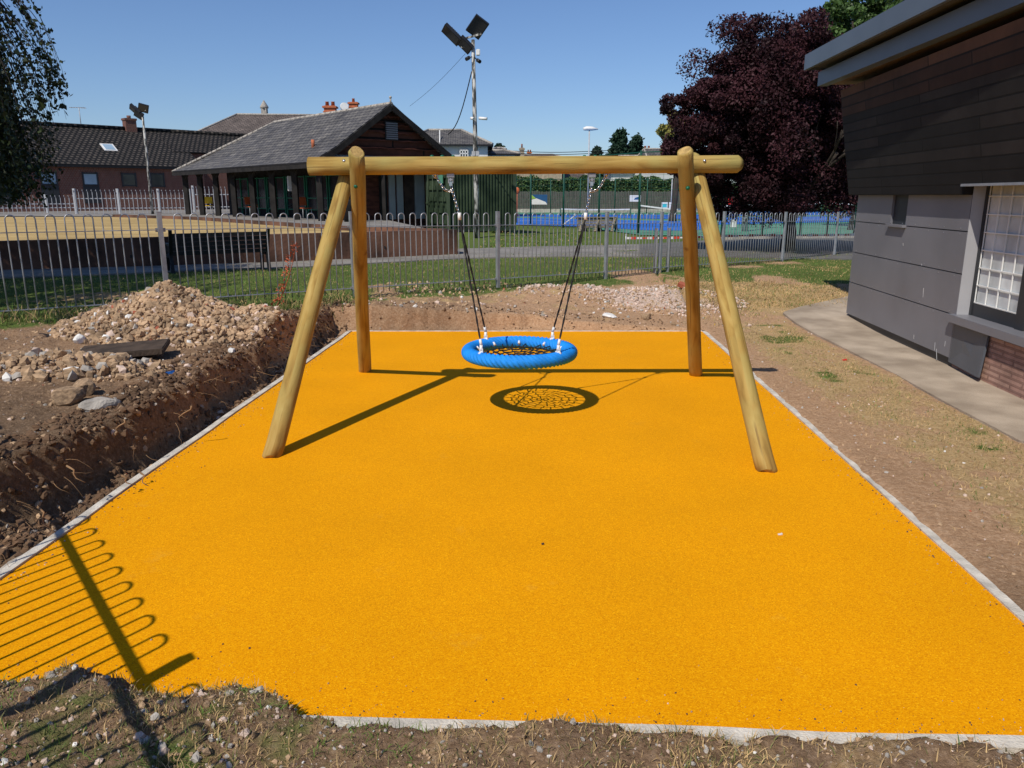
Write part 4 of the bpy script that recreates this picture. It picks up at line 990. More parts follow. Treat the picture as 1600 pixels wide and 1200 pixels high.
crown(pt_, (aty(1114, 205, D).x, D-.3, aty(1108, 205, D).z), (1.42, 1.6, 1.75), 110, 62000, .043, 'leaf_plum', 6, shell=.25)
crown(pt_, (aty(1270, 200, D).x, D, aty(1270, 215, D).z), (1.9, 2.4, 2.2), 100, 60000, .043, 'leaf_plum', 8, shell=.25)
for ch in pt_.children:
    if ch.name.startswith('crown'): ch['kind'] = 'stuff'
# weeping birch at the left
wb0 = Vector((-11.4, 12.4, .35)); wt = thing('weeping_birch', 'weeping birch whose hanging twigs enter the picture at top left', 'tree', wb0)
limbs(wt, wb0, 3.0, 3.2, 6, .20, 8, .45)
R = np.random.default_rng(4); P_ = []; st = MB(); rr = random.Random(12)
for k in range(620):
    if k < 250: u = 103-rr.random()**.8*250; Yd = rr.uniform(11.5, 14.8)
    else: u = rr.uniform(-700, 20); Yd = rr.uniform(10.5, 16.5)
    endv = 300-max(0, u+10)*1.0+rr.gauss(0, 35) if u > -10 else 300+rr.gauss(0, 30)
    endv = 300+rr.gauss(0, 20)-max(0, u-35)*1.2 if u > 0 else endv
    if u > 72: endv = min(endv, 165+rr.gauss(0, 22))
    topv = -260 if u < 25 else rr.uniform(-120, 10)
    if k >= 250: Yd = rr.uniform(6.8, 13.5); u = 800+1200*(rr.uniform(-12.8, -.74*Yd-.6))/Yd/.99 if -.74*Yd-.6 > -12.8 else u
    z0 = aty(u, topv, Yd).z if k < 250 else rr.uniform(4.5, 8.5); z1 = max(1.7, aty(u, endv, Yd).z) if k < 250 else rr.uniform(2, 3.2); z0 = min(z0, 8.2)
    x0 = (u-800)/1200*Yd*.95; sw_ = rr.uniform(-.1, .35)
    pts = [Vector((x0-(1-t)**2*.9+sw_*.4*math.sin(t*2.5), Yd+.1*math.sin(t*4+k), z0+(z1-z0)*t)) for t in np.linspace(0, 1, 7)]
    st.tube(pts, 0, 4, radii=[.010, .008, .006, .005, .004, .003, .002])
    L_ = z0-z1; nl = int(L_*((42 if u < 25 else 20) if k < 250 else 30))
    for q in range(nl):
        t = rr.random()**.8; i_ = min(int(t*6), 5); c = pts[i_].lerp(pts[i_+1], t*6-i_); P_.append((c.x+rr.gauss(0, .045), c.y+rr.gauss(0, .045), c.z+rr.gauss(0, .03)))
P_ = np.array(P_); n = len(P_); a = R.normal(size=(n, 3)); a[:, 2] -= 1.2; a /= np.linalg.norm(a, axis=1)[:, None]; b_ = R.normal(size=(n, 3)); b_ -= a*(a*b_).sum(1)[:, None]; b_ /= np.linalg.norm(b_, axis=1)[:, None]; s = np.where(np.arange(n) < 40000, .034, .05)[:, None]*R.uniform(.7, 1.4, n)[:, None]
npmesh('crown', np.stack([P_-a*s, P_+b_*s*.6, P_+a*s, P_-b_*s*.6], 1).reshape(-1, 3), (np.arange(n)*4)[:, None]+np.arange(4), 'leaf_birch', parent=wt)['kind'] = 'stuff'
st.build('twigs', 'bark', wt)['kind'] = 'stuff'
# other trees
def tree(name, label, u, Yd, vtop, wpx, vbot, mname, nl, size, seed, sh=.3, group=None):
    b0 = aty(u, 320, Yd); b0.z = GZ; t = thing(name, label, 'tree', b0, group); tz = aty(u, vtop, Yd).z; bz = max(GZ+1, aty(u, vbot, Yd).z); w = wpx/1235*Yd/2
    limbs(t, b0, bz-GZ, (tz-bz)*.45, 5, .03*(tz-GZ), seed, .6, forks=2)
    crown(t, (b0.x, Yd, (tz+bz)/2), (w, w, (tz-bz)/2), 70, nl, size, mname, seed, shell=sh); return t
tree('green_tree', 'leafy green tree rising behind the plum tree and the metal eaves', 1345, 36, -70, 190, 130, 'leaf_green', 34000, .09, 21)
tree('yellow_tree', 'yellow green tree peeping out left of the plum tree', 1052, 48, 172, 62, 268, 'leaf_yellow', 14000, .09, 22)
tree('leafy_tree', 'bright green tree behind the courts and the plum trunk', 1210, 78, 255, 120, 320, 'leaf_green', 14000, .16, 23)
tree('small_tree', 'green tree behind the court right of the plum trunk', 1310, 80, 285, 90, 325, 'leaf_green', 9000, .16, 24)
def conifer(u, Yd, vtop, wpx, seed, label):
    b0 = aty(u, 320, Yd); b0.z = GZ; t = thing('conifer', label, 'tree', b0, 'dark conifers on the skyline'); tz = aty(u, vtop, Yd).z; R = np.random.default_rng(seed); w = wpx/1235*Yd*.95
    m = MB(); m.tube([b0, Vector((b0.x, b0.y, tz-.3))], 0, 7, radii=[.25, .03]); m.build('trunk', 'bark', t)
    nb = 90; n = 16000; hh = R.uniform(.3, 1, nb); aa = R.uniform(0, 2*PI, nb); ln = w*(1.05-hh)**.7*R.uniform(.6, 1.15, nb)
    i_ = R.integers(0, nb, n); s_ = R.uniform(0, 1, n)**.6; x = b0.x+np.cos(aa[i_])*ln[i_]*s_+R.normal(0, .18, n); y = Yd+np.sin(aa[i_])*ln[i_]*s_+R.normal(0, .18, n); z = GZ+(tz-GZ)*hh[i_]-.25*s_*ln[i_]*.6+R.normal(0, .17, n)
    P_ = np.stack([x, y, z], -1); a = R.normal(size=(n, 3)); a /= np.linalg.norm(a, axis=1)[:, None]; b_ = R.normal(size=(n, 3)); b_ -= a*(a*b_).sum(1)[:, None]; b_ /= np.linalg.norm(b_, axis=1)[:, None]
    s = .26*R.uniform(.6, 1.3, n)[:, None]; npmesh('crown', np.stack([P_-a*s, P_+b_*s*.5, P_+a*s, P_-b_*s*.5], 1).reshape(-1, 3), (np.arange(n)*4)[:, None]+np.arange(4), 'leaf_pine', parent=t)
conifer(966, 105, 206, 46, 31, 'tallest dark conifer on the skyline above the beam')
conifer(990, 108, 215, 32, 32, 'slimmer conifer right of the tallest one'); conifer(930, 104, 234, 24, 33, 'low conifer left of the tallest one')
conifer(780, 120, 229, 30, 34, 'distant pine above the white house roof')

def hedge(u0, u1, Yd, v, label, n, thick=1.2):
    a = aty(u0, 320, Yd); b_ = aty(u1, 320, Yd); top = aty(u0, v, Yd).z; t = thing('hedge', label, 'hedge', ((a.x+b_.x)/2, Yd, GZ)); R = np.random.default_rng(int(u0))
    m = MB(); m.box(((a.x+b_.x)/2, Yd, (GZ+top-.3)/2), (b_.x-a.x, thick*.6, top-.3-GZ)); m.build('branches', 'hedge_core', t)
    x = R.uniform(a.x, b_.x, n); z = GZ+(top-GZ)*R.uniform(0, 1, n)**.8; z *= 1+.05*np.sin(x*1.1)+.03*np.sin(x*3.7); y = Yd+R.uniform(-.5, .5, n)*thick*(1+.25*np.sin(x*2+z*3))
    P_ = np.stack([x, y, z], -1); q = R.normal(size=(n, 3)); q /= np.linalg.norm(q, axis=1)[:, None]; w_ = R.normal(size=(n, 3)); w_ -= q*(q*w_).sum(1)[:, None]; w_ /= np.linalg.norm(w_, axis=1)[:, None]
    s = .11*R.uniform(.7, 1.4, n)[:, None]; npmesh('leaves', np.stack([P_-q*s, P_+w_*s*.6, P_+q*s, P_-w_*s*.6], 1).reshape(-1, 3), (np.arange(n)*4)[:, None]+np.arange(4), 'hedge_leaf', parent=t)['kind'] = 'stuff'
hedge(790, 1110, 78, 278, 'long green hedge behind the dark board fence', 24000)
hedge(1110, 1400, 78, 284, 'green hedge behind the courts right of the plum trunk', 22000)

# ================================================================== COURTS
cb = [onz(*q, GZ) for q in ((790, 352), (905, 355), (1000, 368), (1100, 370), (1420, 372), (1420, 329), (790, 329))]
sheet('tennis_court', [(p.x, p.y) for p in cb], 'court_green', GZ, .03)
def court(q, label=None):
    P_ = [onz(*k_, GZ) for k_ in q]; m = MB(); m.poly([(p.x, p.y, GZ+.038) for p in P_]); struct(m.build('court_playing_area', 'court_blue')); return P_
court(((800, 341), (800, 352), (905, 355), (1010, 361), (1085, 361.5), (1118, 355), (1118, 346), (1010, 345.5), (870, 342)))
court(((800, 336), (800, 339), (870, 340.5), (1118, 344), (1118, 336)))
court(((1122, 340.5), (1122, 352), (1250, 349), (1420, 345.5), (1420, 337)))
court(((1122, 331.5), (1122, 338.5), (1420, 335.5), (1420, 329.5)))
# white court lines
m = MB()
for (a, b_) in (((800, 345), (1100, 352)), ((1135, 348), (1420, 339)), ((900, 336), (880, 352))):
    p, q = onz(*a, GZ), onz(*b_, GZ); p.z = q.z = GZ+.044; d = (q-p).normalized(); n_ = Vector((-d.y, d.x, 0))*.04; m.poly([p-n_, q-n_, q+n_, p+n_])
struct(m.build('court_line', 'white_paint'))
def wiremesh(m, A, B, z0, z1, sx=.5, sz=.2, r=.004):
    n = max(1, int((B-A).length/sx)); nz = int((z1-z0)/sz)
    for k in range(nz+1): z = z0+(z1-z0)*k/nz; m.bar((A.x, A.y, z), (B.x, B.y, z), r, r)
    for k in range(n+1): p = A.lerp(B, k/n); m.bar((p.x, p.y, z0), (p.x, p.y, z1), r, r, up=(1, 0, 0))
def courtfence(pts, htop, label, sx=.5, sz=.28, r=.008, pr=.045):
    t = thing('court_fence', label, 'fence', (pts[0].x, pts[0].y, GZ))
    for p in pts: m = MB(); m.tube([(p.x, p.y, GZ-.1), (p.x, p.y, GZ+htop)], pr, 8); m.ball((p.x, p.y, GZ+htop), pr*1.1); m.build('post', 'green_post', t)
    for a, b_ in zip(pts[:-1], pts[1:]):
        m = MB(); wiremesh(m, a, b_, GZ+.05, GZ+htop-.05, sx, sz, r); m.bar((a.x, a.y, GZ+htop-.03), (b_.x, b_.y, GZ+htop-.03), .04, .04); m.build('mesh_panel', 'green_post', t)
courtfence([onz(*q, GZ) for q in ((806, 349), (829, 351), (880, 356), (935, 361), (997, 366), (1070, 368), (1127, 369), (1190, 369), (1250, 370), (1291, 371), (1333, 371))], 3.3, 'near green mesh court fence with tall posts')
courtfence([onz(*q, GZ) for q in ((806, 334), (860, 334), (906, 334), (960, 334), (1010, 334), (1068, 334), (1110, 333.5), (1170, 333), (1220, 333), (1275, 332), (1340, 332))], 3.0, 'far green mesh court fence in front of the hedge', 1.2, .5, .012)
# dark palisade board fence behind the courts
A = aty(795, 320, 74); B = aty(1120, 320, 74); t = thing('board_fence', 'dark grey close boarded fence behind the courts', 'fence', (A.x, 74, GZ)); m = MB(); x = A.x; rr = random.Random(2)
while x < B.x: h = 1.95+rr.uniform(-.05, .05); m.box((x, 74, GZ+h/2), (.13, .04, h)); x += .16
m.build('boards', 'fence_boards', t)
m = MB(); m.box(((A.x+B.x)/2, 74.06, GZ+.4), (B.x-A.x, .06, .1)); m.box(((A.x+B.x)/2, 74.06, GZ+1.6), (B.x-A.x, .06, .1)); m.build('rails', 'dark_wood', t)
m = MB(); m.box(((A.x+B.x)/2, 73.9, GZ+.18), (B.x-A.x, .1, .36)); m.build('gravel_board', 'concrete', t)
# nets
def net(u0, u1, v0, v1, Yd, label, sag=.12):
    a, b_ = aty(u0, v0, Yd), aty(u1, v1, Yd); t = thing('tennis_net', label, 'tennis net', (a.x, Yd, GZ), 'tennis nets across the courts'); m = MB(); z0 = a.z
    zz = [(a.z+(b_.z-a.z)*k/10)-sag*math.sin(PI*k/10) for k in range(11)]; xs_ = [a.x+(b_.x-a.x)*k/10 for k in range(11)]
    for k in range(10): m.bar((xs_[k], Yd, zz[k]), (xs_[k+1], Yd, zz[k+1]), .03, .09)
    m.build('headband', 'white_paint', t); m = MB()
    for k in range(10):
        for q in range(6): s_ = .15+.14*q; m.bar((xs_[k], Yd, GZ+(zz[k]-GZ)*s_), (xs_[k+1], Yd, GZ+(zz[k+1]-GZ)*s_), .008, .012)
    x = a.x
    while x < b_.x: zt = float(np.interp(x, xs_, zz)); m.bar((x, Yd, GZ+.1), (x, Yd, zt), .008, .012, up=(1, 0, 0)); x += .3
    m.build('netting', 'black_rope', t)
    for p, z in ((a, zz[0]), (b_, zz[-1])): m = MB(); m.tube([(p.x, Yd, GZ), (p.x, Yd, z+.05)], .05, 8); m.build('net_post', 'green_post', t)
net(1000, 1153, 321, 319, 52, 'tennis net crossing behind the right swing legs', .30); net(1167, 1284, 320, 316, 55, 'tennis net behind the plum trunk', .2); net(1297, 1350, 317, 318, 55, 'tennis net next to the grey building', .05)
net(876, 985, 326.5, 327, 60, 'farthest tennis net left of the right swing legs', .05)
# banner and notices on the far fence
def flatsign(name, u0, v0, u1, v1, Yd, m0, label, extra=()):
    a, b_ = aty(u0, v0, Yd), aty(u1, v1, Yd); m = MB(); cxm, czm = (a.x+b_.x)/2, (a.z+b_.z)/2; w, h = b_.x-a.x, a.z-b_.z; t = thing(name, label, name.replace('_', ' '), (cxm, Yd, b_.z))
    m.box((cxm, Yd, czm), (w, .02, h)); m.build('board', m0, t)
    for (nm, pts, mm) in extra:
        q = MB(); P_ = [Vector((a.x+w*x_, Yd-.014, b_.z+h*z_)) for x_, z_ in pts]; q.poly(P_); q.build(nm, mm, t)
    m = MB(); m.box((cxm-w*.42, Yd+.04, czm), (.03, .05, h*1.02)); m.box((cxm+w*.42, Yd+.04, czm), (.03, .05, h*1.02)); m.build('fixing', 'green_post', t)
    return t
flatsign('banner', 831, 304, 855, 319.5, 41.0, 'banner_blue', 'blue, white and green banner tied to the court fence', (('white_patch', ((0, 0), (1, 0), (.9, .25), (.3, .62), (0, .55)), 'white_paint'), ('green_patch', ((0, .5), (.0, .98), (.28, .6)), 'banner_green')))
flatsign('notice', 984, 305, 1001, 315, 60, 'white_paint', 'white notice with dark picture left of the right swing legs', (('picture', ((.35, .3), (.9, .3), (.8, .75), (.5, .6)), 'banner_blue'),))
flatsign('notice', 1034, 316, 1043, 326, 60, 'white_paint', 'white and turquoise notice on the court fence', (('picture', ((.15, .2), (.85, .2), (.85, .75), (.15, .75)), 'sign_cyan'),))
flatsign('notice', 1045.5, 316, 1052, 326, 60, 'white_paint', 'plain white notice beside the turquoise one')
flatsign('sign', 1142, 343, 1146, 355, 36, 'white_paint', 'left of two small white signs on the courts'); flatsign('sign', 1147, 343, 1150.5, 355, 36, 'white_paint', 'right of two small white signs on the courts')
# red life-ring-like stand seen between the legs
c = aty(1141, 315, 56); t = thing('red_post_box', 'small red post box on a thin stand in the courts', 'post box', (c.x, c.y, GZ)); m = MB(); m.box((c.x, c.y, c.z), (.30, .2, .62)); m.build('box', 'red_plastic', t, bevel=.08); m = MB(); m.tube([(c.x, c.y, GZ), (c.x, c.y, c.z-.3)], .03, 6); m.build('pole', 'galv_far', t)
c = aty(808, 298, 46); m = MB(); m.ball((c.x, c.y, c.z), .16, sc=(1, .4, 1.3)); m.tube([(c.x, c.y, GZ), (c.x, c.y, c.z)], .02, 6); tag(m.build('orange_marker', 'orange_plastic'), 'small orange marker beside the container edge', 'marker')

# lamp columns
def lampcol(u, v0, v1, Yd, r, label, head=True, m0='galv_far', thick=False):
    b0 = aty(u, v0, Yd); t0 = aty(u, v1, Yd); t = thing('street_lamp', label, 'street lamp', (b0.x, Yd, GZ)); m = MB(); zt = t0.z
    if thick: m.tube([(b0.x, Yd, GZ), (b0.x, Yd, GZ+1.6), (b0.x, Yd, GZ+1.75), (b0.x, Yd, zt)], 0, 10, radii=[r*1.7, r*1.7, r, r*.8])
    else: m.tube([(b0.x, Yd, GZ), (b0.x, Yd, zt)], r, 8)
    m.build('column', m0, t)
    if head:
        m = MB(); m.tube([(b0.x-.45, Yd, zt+.02), (b0.x-.2, Yd, zt+.06), (b0.x+.2, Yd, zt+.05), (b0.x+.65, Yd, zt)], 0, 8, radii=[.1, .16, .15, .04]); m.build('lamp_head', 'white_plastic', t)
lampcol(918, 330, 202, 60, .05, 'tall thin street lamp with white head above the beam')
lampcol(1163, 362, 120, 34.5, .09, 'thick grey lamp column at the edge of the plum tree', False, 'galv_far', True)
lampcol(1048, 330, 280, 62, .04, 'thin pale pole behind the right swing legs', False)
# floodlight mast
mb0 = onz(746, 374, GZ); MY = mb0.y; t = thing('floodlight_mast', 'tall peeling mast with big floodlights and cameras in front of the container', 'floodlight mast', mb0); m = MB()
tp = aty(739, 62, MY); tb = Vector((mb0.x, MY, GZ))
pts = [tb, tb.lerp(tp, .3), tb.lerp(tp, .6), tp]; m.tube(pts, 0, 12, radii=[.10, .09, .075, .06]); m.build('pole', 'mast_paint', t)
# cross arm
a, b_ = aty(716, 63, MY), aty(752, 53, MY); m = MB(); m.bar(a, b_, .06, .06); m.build('cross_arm', 'mast_paint', t)
def flood(c, R_, w, h, parent, lbl=None):
    m = MB(); m.box(c, (w, h, .13), R=R_); n_ = R_@Vector((0, 0, 1)); m.box(Vector(c)-n_*.09, (w*.6, h*.45, .08), R=R_)
    for k in range(5): m.box(Vector(c)-n_*.15+R_@Vector((w*.1*(k-2), 0, 0)), (.02, h*.4, .07), R=R_)
    o = m.build('floodlight', 'dark_metal', parent); g_ = MB(); g_.box(Vector(c)+n_*.07, (w*.86, h*.82, .01), R=R_); go = g_.build('lens', 'glass_dark'); go.parent = o
    return o
def rot(ax, ay, az): return Matrix.Rotation(az, 3, 'Z')@Matrix.Rotation(ay, 3, 'Y')@Matrix.Rotation(ax, 3, 'X')
flood(aty(706, 54, MY), rot(2.5, .75, 0), .72, .38, t); flood(aty(727, 70, MY), rot(2.5, .75, .1), .54, .38, t)
flood(aty(746, 42, MY), rot(2.2, .55, .35), .54, .64, t)
m = MB(); m.bar(aty(720, 74, MY), aty(740, 70, MY), .03, .05); m.build('bracket', 'mast_paint', t)
for (u, v, du) in ((733, 90, -3), (746, 94, 3)):
    c = aty(u, v, MY-.12); m = MB(); m.tube([c, c+Vector((du*.03, -.12, -.07))], .065, 10); m.bar(c, aty(740, 88, MY), .03, .03); m.build('camera', 'dark_metal', t)
c = aty(747, 82, MY); m = MB(); m.box(c, (.14, .14, .2)); m.build('junction_box', 'white_plastic', t, bevel=.02)
for u in (737, 754):
    c = aty(u, 186, MY-.1); m = MB(); m.tube([c+Vector((-.12 if u > 740 else -.02, 0, .03)), c+Vector((.16 if u > 740 else .08, -.1, 0))], .05, 10); m.build('camera', 'white_plastic', t)['label'] = 'white camera'
m = MB(); m.box(aty(743, 240, MY), (.26, .16, .16)); m.build('bracket', 'galv_far', t)

# left floodlight pole
LY = 43.; PZ = .75
lb = aty(238, 330, LY); lb.z = PZ; t = thing('floodlight_pole', 'slim leaning pole with three floodlights at the bowling green', 'floodlight pole', lb); tp = aty(223, 182, LY); m = MB(); m.tube([lb, lb.lerp(tp, .5), tp], 0, 8, radii=[.085, .07, .055]); m.build('pole', 'mast_paint', t)
flood(aty(211, 172, LY), rot(2.4, .75, 0), .62, .4, t); flood(aty(217, 179, LY), rot(2.3, .6, .2), .45, .4, t); flood(aty(224, 169, LY), rot(1.9, .25, .3), .50, .42, t)
m = MB(); m.bar(aty(210, 176, LY), aty(228, 172, LY), .05, .05); m.build('cross_arm', 'mast_paint', t)

# overhead cables
def cable(label, pts, r, group=None):
    m = MB(); m.tube(pts, r, 5); tag(m.build('cable', 'black_rope'), label, 'cable')
p0, p1 = aty(737, 112, MY), Vector((-5.0, 33.2, 5.2)); p1 = aty(700, 210, 34)
cable('black cable slung from the mast to the pavilion gable', [p0.lerp(p1, t_)-Vector((0, 0, .45*math.sin(PI*t_))) for t_ in np.linspace(0, 1, 10)], .02)
p0, p1 = aty(727, 84, MY), aty(640, 166, 33.5)
cable('thin cable running left from the floodlights', [p0.lerp(p1, t_)-Vector((0, 0, .1*math.sin(PI*t_))) for t_ in np.linspace(0, 1, 10)], .006)
for v in (236, 239.5): cable('upper thin wire above the far roofs' if v < 238 else 'lower thin wire above the far roofs', [aty(u, v+.004*(u-850)+2*math.sin((u-800)/125*PI), 85) for u in range(800, 951, 15)], .035)

# ================================================================== WALL, BOWLING GREEN, BENCH
wc = onz(712, 399, GZ); w0 = onz(-330, 445, GZ); wz = aty(712, 359, wc.y).z
WZ = wz; gl = WZ-.12
wd_ = (w0-wc).normalized(); wn_ = Vector((wd_.y, -wd_.x, 0)); 
if wn_.y < 0: wn_ = -wn_
bk = aty(600, 352, 1); k_ = (WZ-H)/el(352); bk = onz(592, 353, WZ)
m = MB()
A0, A1 = w0, wc
t = thing('retaining_wall', 'stained red brown retaining wall round the bowling green', 'wall', wc)
def wallseg(a, b_, th, z0, z1, mname, name, parent, cap=None):
    d = (b_-a).normalized(); n_ = Vector((-d.y, d.x, 0)); m = MB(); c = (a+b_)/2; c = Vector((c.x, c.y, (z0+z1)/2)); m.box(c, ((b_-a).length, th, z1-z0), rz=math.atan2(d.y, d.x)); return m.build(name, mname, parent)
wallseg(Vector((w0.x, w0.y+.12, 0)), Vector((wc.x, wc.y+.12, 0)), .22, GZ-.1, WZ, 'wall_brown', 'wall', t)
wallseg(Vector((wc.x-.12, wc.y+.24, 0)), Vector((bk.x, bk.y, 0)), .22, GZ-.1, WZ-.02, 'wall_brown', 'wall', t)
# coping pipe holes
for (u, v) in ((203, 400), (62, 405), (598, 386)):
    d = (wc-w0); tt = 0; q = Vector(ray(u, v)); n_ = Vector((-d.y, d.x, 0)).normalized(); 
    base_ = Vector((w0.x, w0.y+.12, 0)); s_ = (base_-Vector((0, 0, H))).dot(n_)/q.dot(n_); c = Vector((0, 0, H))+q*s_-n_*(.11 if n_.y > 0 else -.11)
    m = MB(); m.tube([c-Vector((0, .004, 0)), c+Vector((0, .02, 0))], .035, 12); m.build('drain_hole', 'black_paint', t)
# plateau: bowling green with pavilion terrace, as real raised ground
Lz = gl
gp = [Vector((w0.x, w0.y+.3, 0)), Vector((wc.x-.3, wc.y+.35, 0)), onz(560, 361, Lz), onz(300, 343, Lz), onz(180, 339, Lz), onz(-700, 339, Lz)]
m = MB(); m.poly([(p.x, p.y, Lz) for p in gp]); struct(m.build('bowling_green', 'green_turf'))
tp_ = [gp[2]+Vector((.02, .1, 0)), Vector((bk.x, bk.y, 0)), Vector((wc.x-.2, wc.y+.3, 0)), onz(640, 354, Lz), onz(655, 349, Lz-.2), Vector((-1.6, 38, 0)), Vector((-6, 52, 0)), Vector((-15, 75, 0)), Vector((-80, 120, 0)), Vector((-90, 80, 0)), onz(-700, 339, Lz), onz(180, 339, Lz), onz(300, 343, Lz)]
m = MB(); tq = [onz(-700, 339, Lz), onz(180, 339, Lz), onz(300, 343, Lz), onz(560, 361, Lz), Vector((wc.x-.3, wc.y+.35, 0)), Vector((-5.3, 33.0, 0)), Vector((-6, 52, 0)), Vector((-15, 75, 0)), Vector((-60, 120, 0)), Vector((-110, 90, 0))]
m.poly([(p.x, p.y, Lz+.03) for p in tq]); m.poly([(tq[4].x, tq[4].y, Lz+.03), (tq[4].x, tq[4].y, 0), (tq[5].x, tq[5].y, 0), (tq[5].x, tq[5].y, Lz+.03)][::-1]); m.poly([(tq[5].x, tq[5].y, Lz+.03), (tq[5].x, tq[5].y, 0), (tq[6].x, tq[6].y, 0), (tq[6].x, tq[6].y, Lz+.03)][::-1])
struct(m.build('terrace', 'asphalt_old'))
# brown kerb between green and terrace
m = MB()
for a, b_ in ((gp[4], gp[3]), (gp[3], gp[2]), (gp[2], gp[1]+Vector((0, .3, 0)))):
    m.bar((a.x, a.y, Lz+.04), (b_.x, b_.y, Lz+.04), .25, .16)
tag(m.build('border_board', 'wall_brown'), 'low brown board edging the far side of the bowling green', 'edging')
# black bench seen from behind
bb = thing('park_bench', 'black slatted park bench seen from behind beside the retaining wall', 'bench', onz(345, 432, GZ)); 
e1, e2 = onz(272, 436, GZ), onz(422, 428, GZ); d = (e2-e1).normalized(); n_ = Vector((-d.y, d.x, 0)); n_ = n_ if n_.y > 0 else -n_
for e in (e1, e2):
    m = MB(); m.bar(e+Vector((0, 0, 0)), e+n_*.10+Vector((0, 0, .45)), .06, .07); m.bar(e+n_*.10+Vector((0, 0, .40)), e-n_*.10+Vector((0, 0, .92)), .06, .06); m.bar(e+n_*.55, e+n_*.5+Vector((0, 0, .44)), .06, .07); m.bar(e+n_*.05+Vector((0, 0, .42)), e+n_*.55+Vector((0, 0, .42)), .06, .06); m.bar(e+n_*.0+Vector((0, 0, .64)), e+n_*.5+Vector((0, 0, .64)), .06, .04); m.bar(e+n_*.5+Vector((0, 0, .42)), e+n_*.5+Vector((0, 0, .64)), .05, .05)
    m.build('bench_end', 'black_paint', bb)
m = MB()
for k in range(5): z = .48+.085*k; o_ = n_*(.06-.16*(z-.42)/.5+.02); m.bar(e1+o_+Vector((0, 0, z)), e2+o_+Vector((0, 0, z)), .025, .072)
m.build('backrest', 'black_paint', bb); m = MB()
for k in range(5): o_ = n_*(.12+.095*k); m.bar(e1+o_+Vector((0, 0, .45)), e2+o_+Vector((0, 0, .45)), .08, .025)
m.build('seat', 'black_paint', bb)

# ================================================================== PAVILION
Lg = Vector((-7.7, 31, 0)); GD = Vector((.75, .66, 0)).normalized(); AX = Vector((-.66, .75, 0)).normalized(); TZ = Lz+.03
def pv(s, a, z): return Vector((Lg.x, Lg.y, 0))+GD*s+AX*a+Vector((0, 0, z))
pav = thing('pavilion', 'old slate roofed pavilion with red brown gable and open veranda', 'building', pv(3, 6, TZ))
prof = [(-.35, 3.05), (0, 3.2), (.85, 3.68), (3.42, 5.45), (6.2, 3.55), (7.0, 3.2)]
RL = 10.6; LEN = 15.2
# visible roof slope with hipped far end
def hipa(s): return RL+(LEN-RL)*max(0, (3.42-s))/(3.42+.35) if s < 3.42 else RL+(LEN-RL)*(s-3.42)/3.6
m = MB()
for (s0, z0), (s1, z1) in zip(prof[:-1], prof[1:]):
    n = 8; 
    a0, a1_ = hipa(s0), hipa(s1)
    m.quad(pv(s0, -.35, z0), pv(s0, a0, z0), pv(s1, a1_, z1), pv(s1, -.35, z1)) if s0 < 3.4 else m.quad(pv(s1, a1_, z1), pv(s1, -.35, z1), pv(s0, -.35, z0), pv(s0, a0, z0))
m.poly([pv(7.0, hipa(7.0), 3.2), pv(3.42, RL, 5.45), pv(-.35, hipa(-.35), 3.05)])
rf = m.build('roof', 'slate', pav); rf.modifiers.new('thick', 'SOLIDIFY').thickness = .07
m = MB()
for k in range(22): a = -.35+(RL+.35)*k/22; m.tube([pv(3.42, a+.01, 5.48), pv(3.42, a+(RL+.35)/22-.01, 5.48)], .09, 8)
m.tube([pv(3.42, -.3, 5.5), pv(3.42, -.3, 5.7)], .035, 8); m.ball(pv(3.42, -.3, 5.73), .06)
for k in range(20):
    p, q = pv(3.42, RL, 5.48).lerp(pv(-.35, LEN, 3.08), k/20), pv(3.42, RL, 5.48).lerp(pv(-.35, LEN, 3.08), (k+.9)/20); m.tube([p, q], .07, 6)
o = m.build('ridge_tiles', 'stone_grey'); o.parent = rf
for (sa, za), (sb, zb_) in (((3.42, 5.45), (.85, 3.68)), ((.85, 3.68), (-.35, 3.05)), ((3.42, 5.45), (7.0, 3.2))):
    m = MB(); m.bar(pv(sa, -.37, za-.1), pv(sb, -.37, zb_-.1), .04, .22); m.build('bargeboard', 'dark_wood', pav)
m = MB(); m.bar(pv(-.35, -.3, 2.96), pv(-.35, LEN, 2.96), .06, .16); m.build('eaves_board', 'dark_wood', pav)
# gable of rough boards
m = MB(); m.poly([pv(.55, 0, 3.42), pv(6.35, 0, 3.42), pv(3.42, 0, 5.38)]); 
g0 = m.build('gable', 'shingle', pav); g0.modifiers.new('t', 'SOLIDIFY').thickness = .05
m = MB(); rr = random.Random(6)
for k in range(6):
    z = 3.45+.31*k; half = (5.38-z)/1.96*2.9; 
    pts = [pv(3.42-half+2*half*j/12, -.06-.01*(k % 2), z+rr.uniform(-.03, .03)) for j in range(13)]
    for p, q in zip(pts[:-1], pts[1:]): m.bar(p, q, .04, .05)
m.build('board_edges', 'shed_wood', pav)
m = MB()
for k in range(8): m.box(pv(3.55, -.12, 4.15+.085*k), (.55, .05, .05), rz=math.atan2(GD.y, GD.x))
m.box(pv(3.55, -.08, 4.45), (.62, .03, .75), 1, rz=math.atan2(GD.y, GD.x)); m.build('louvre', ['panel_grey', 'black_paint'], pav)
# lead covered canopy under the gable
m = MB(); m.quad(pv(-.1, -1.3, 2.98), pv(6.9, -1.3, 2.98), pv(6.9, -.02, 3.45), pv(.3, -.02, 3.45)); o = m.build('canopy', 'stone_grey', pav); o.modifiers.new('t', 'SOLIDIFY').thickness = .06
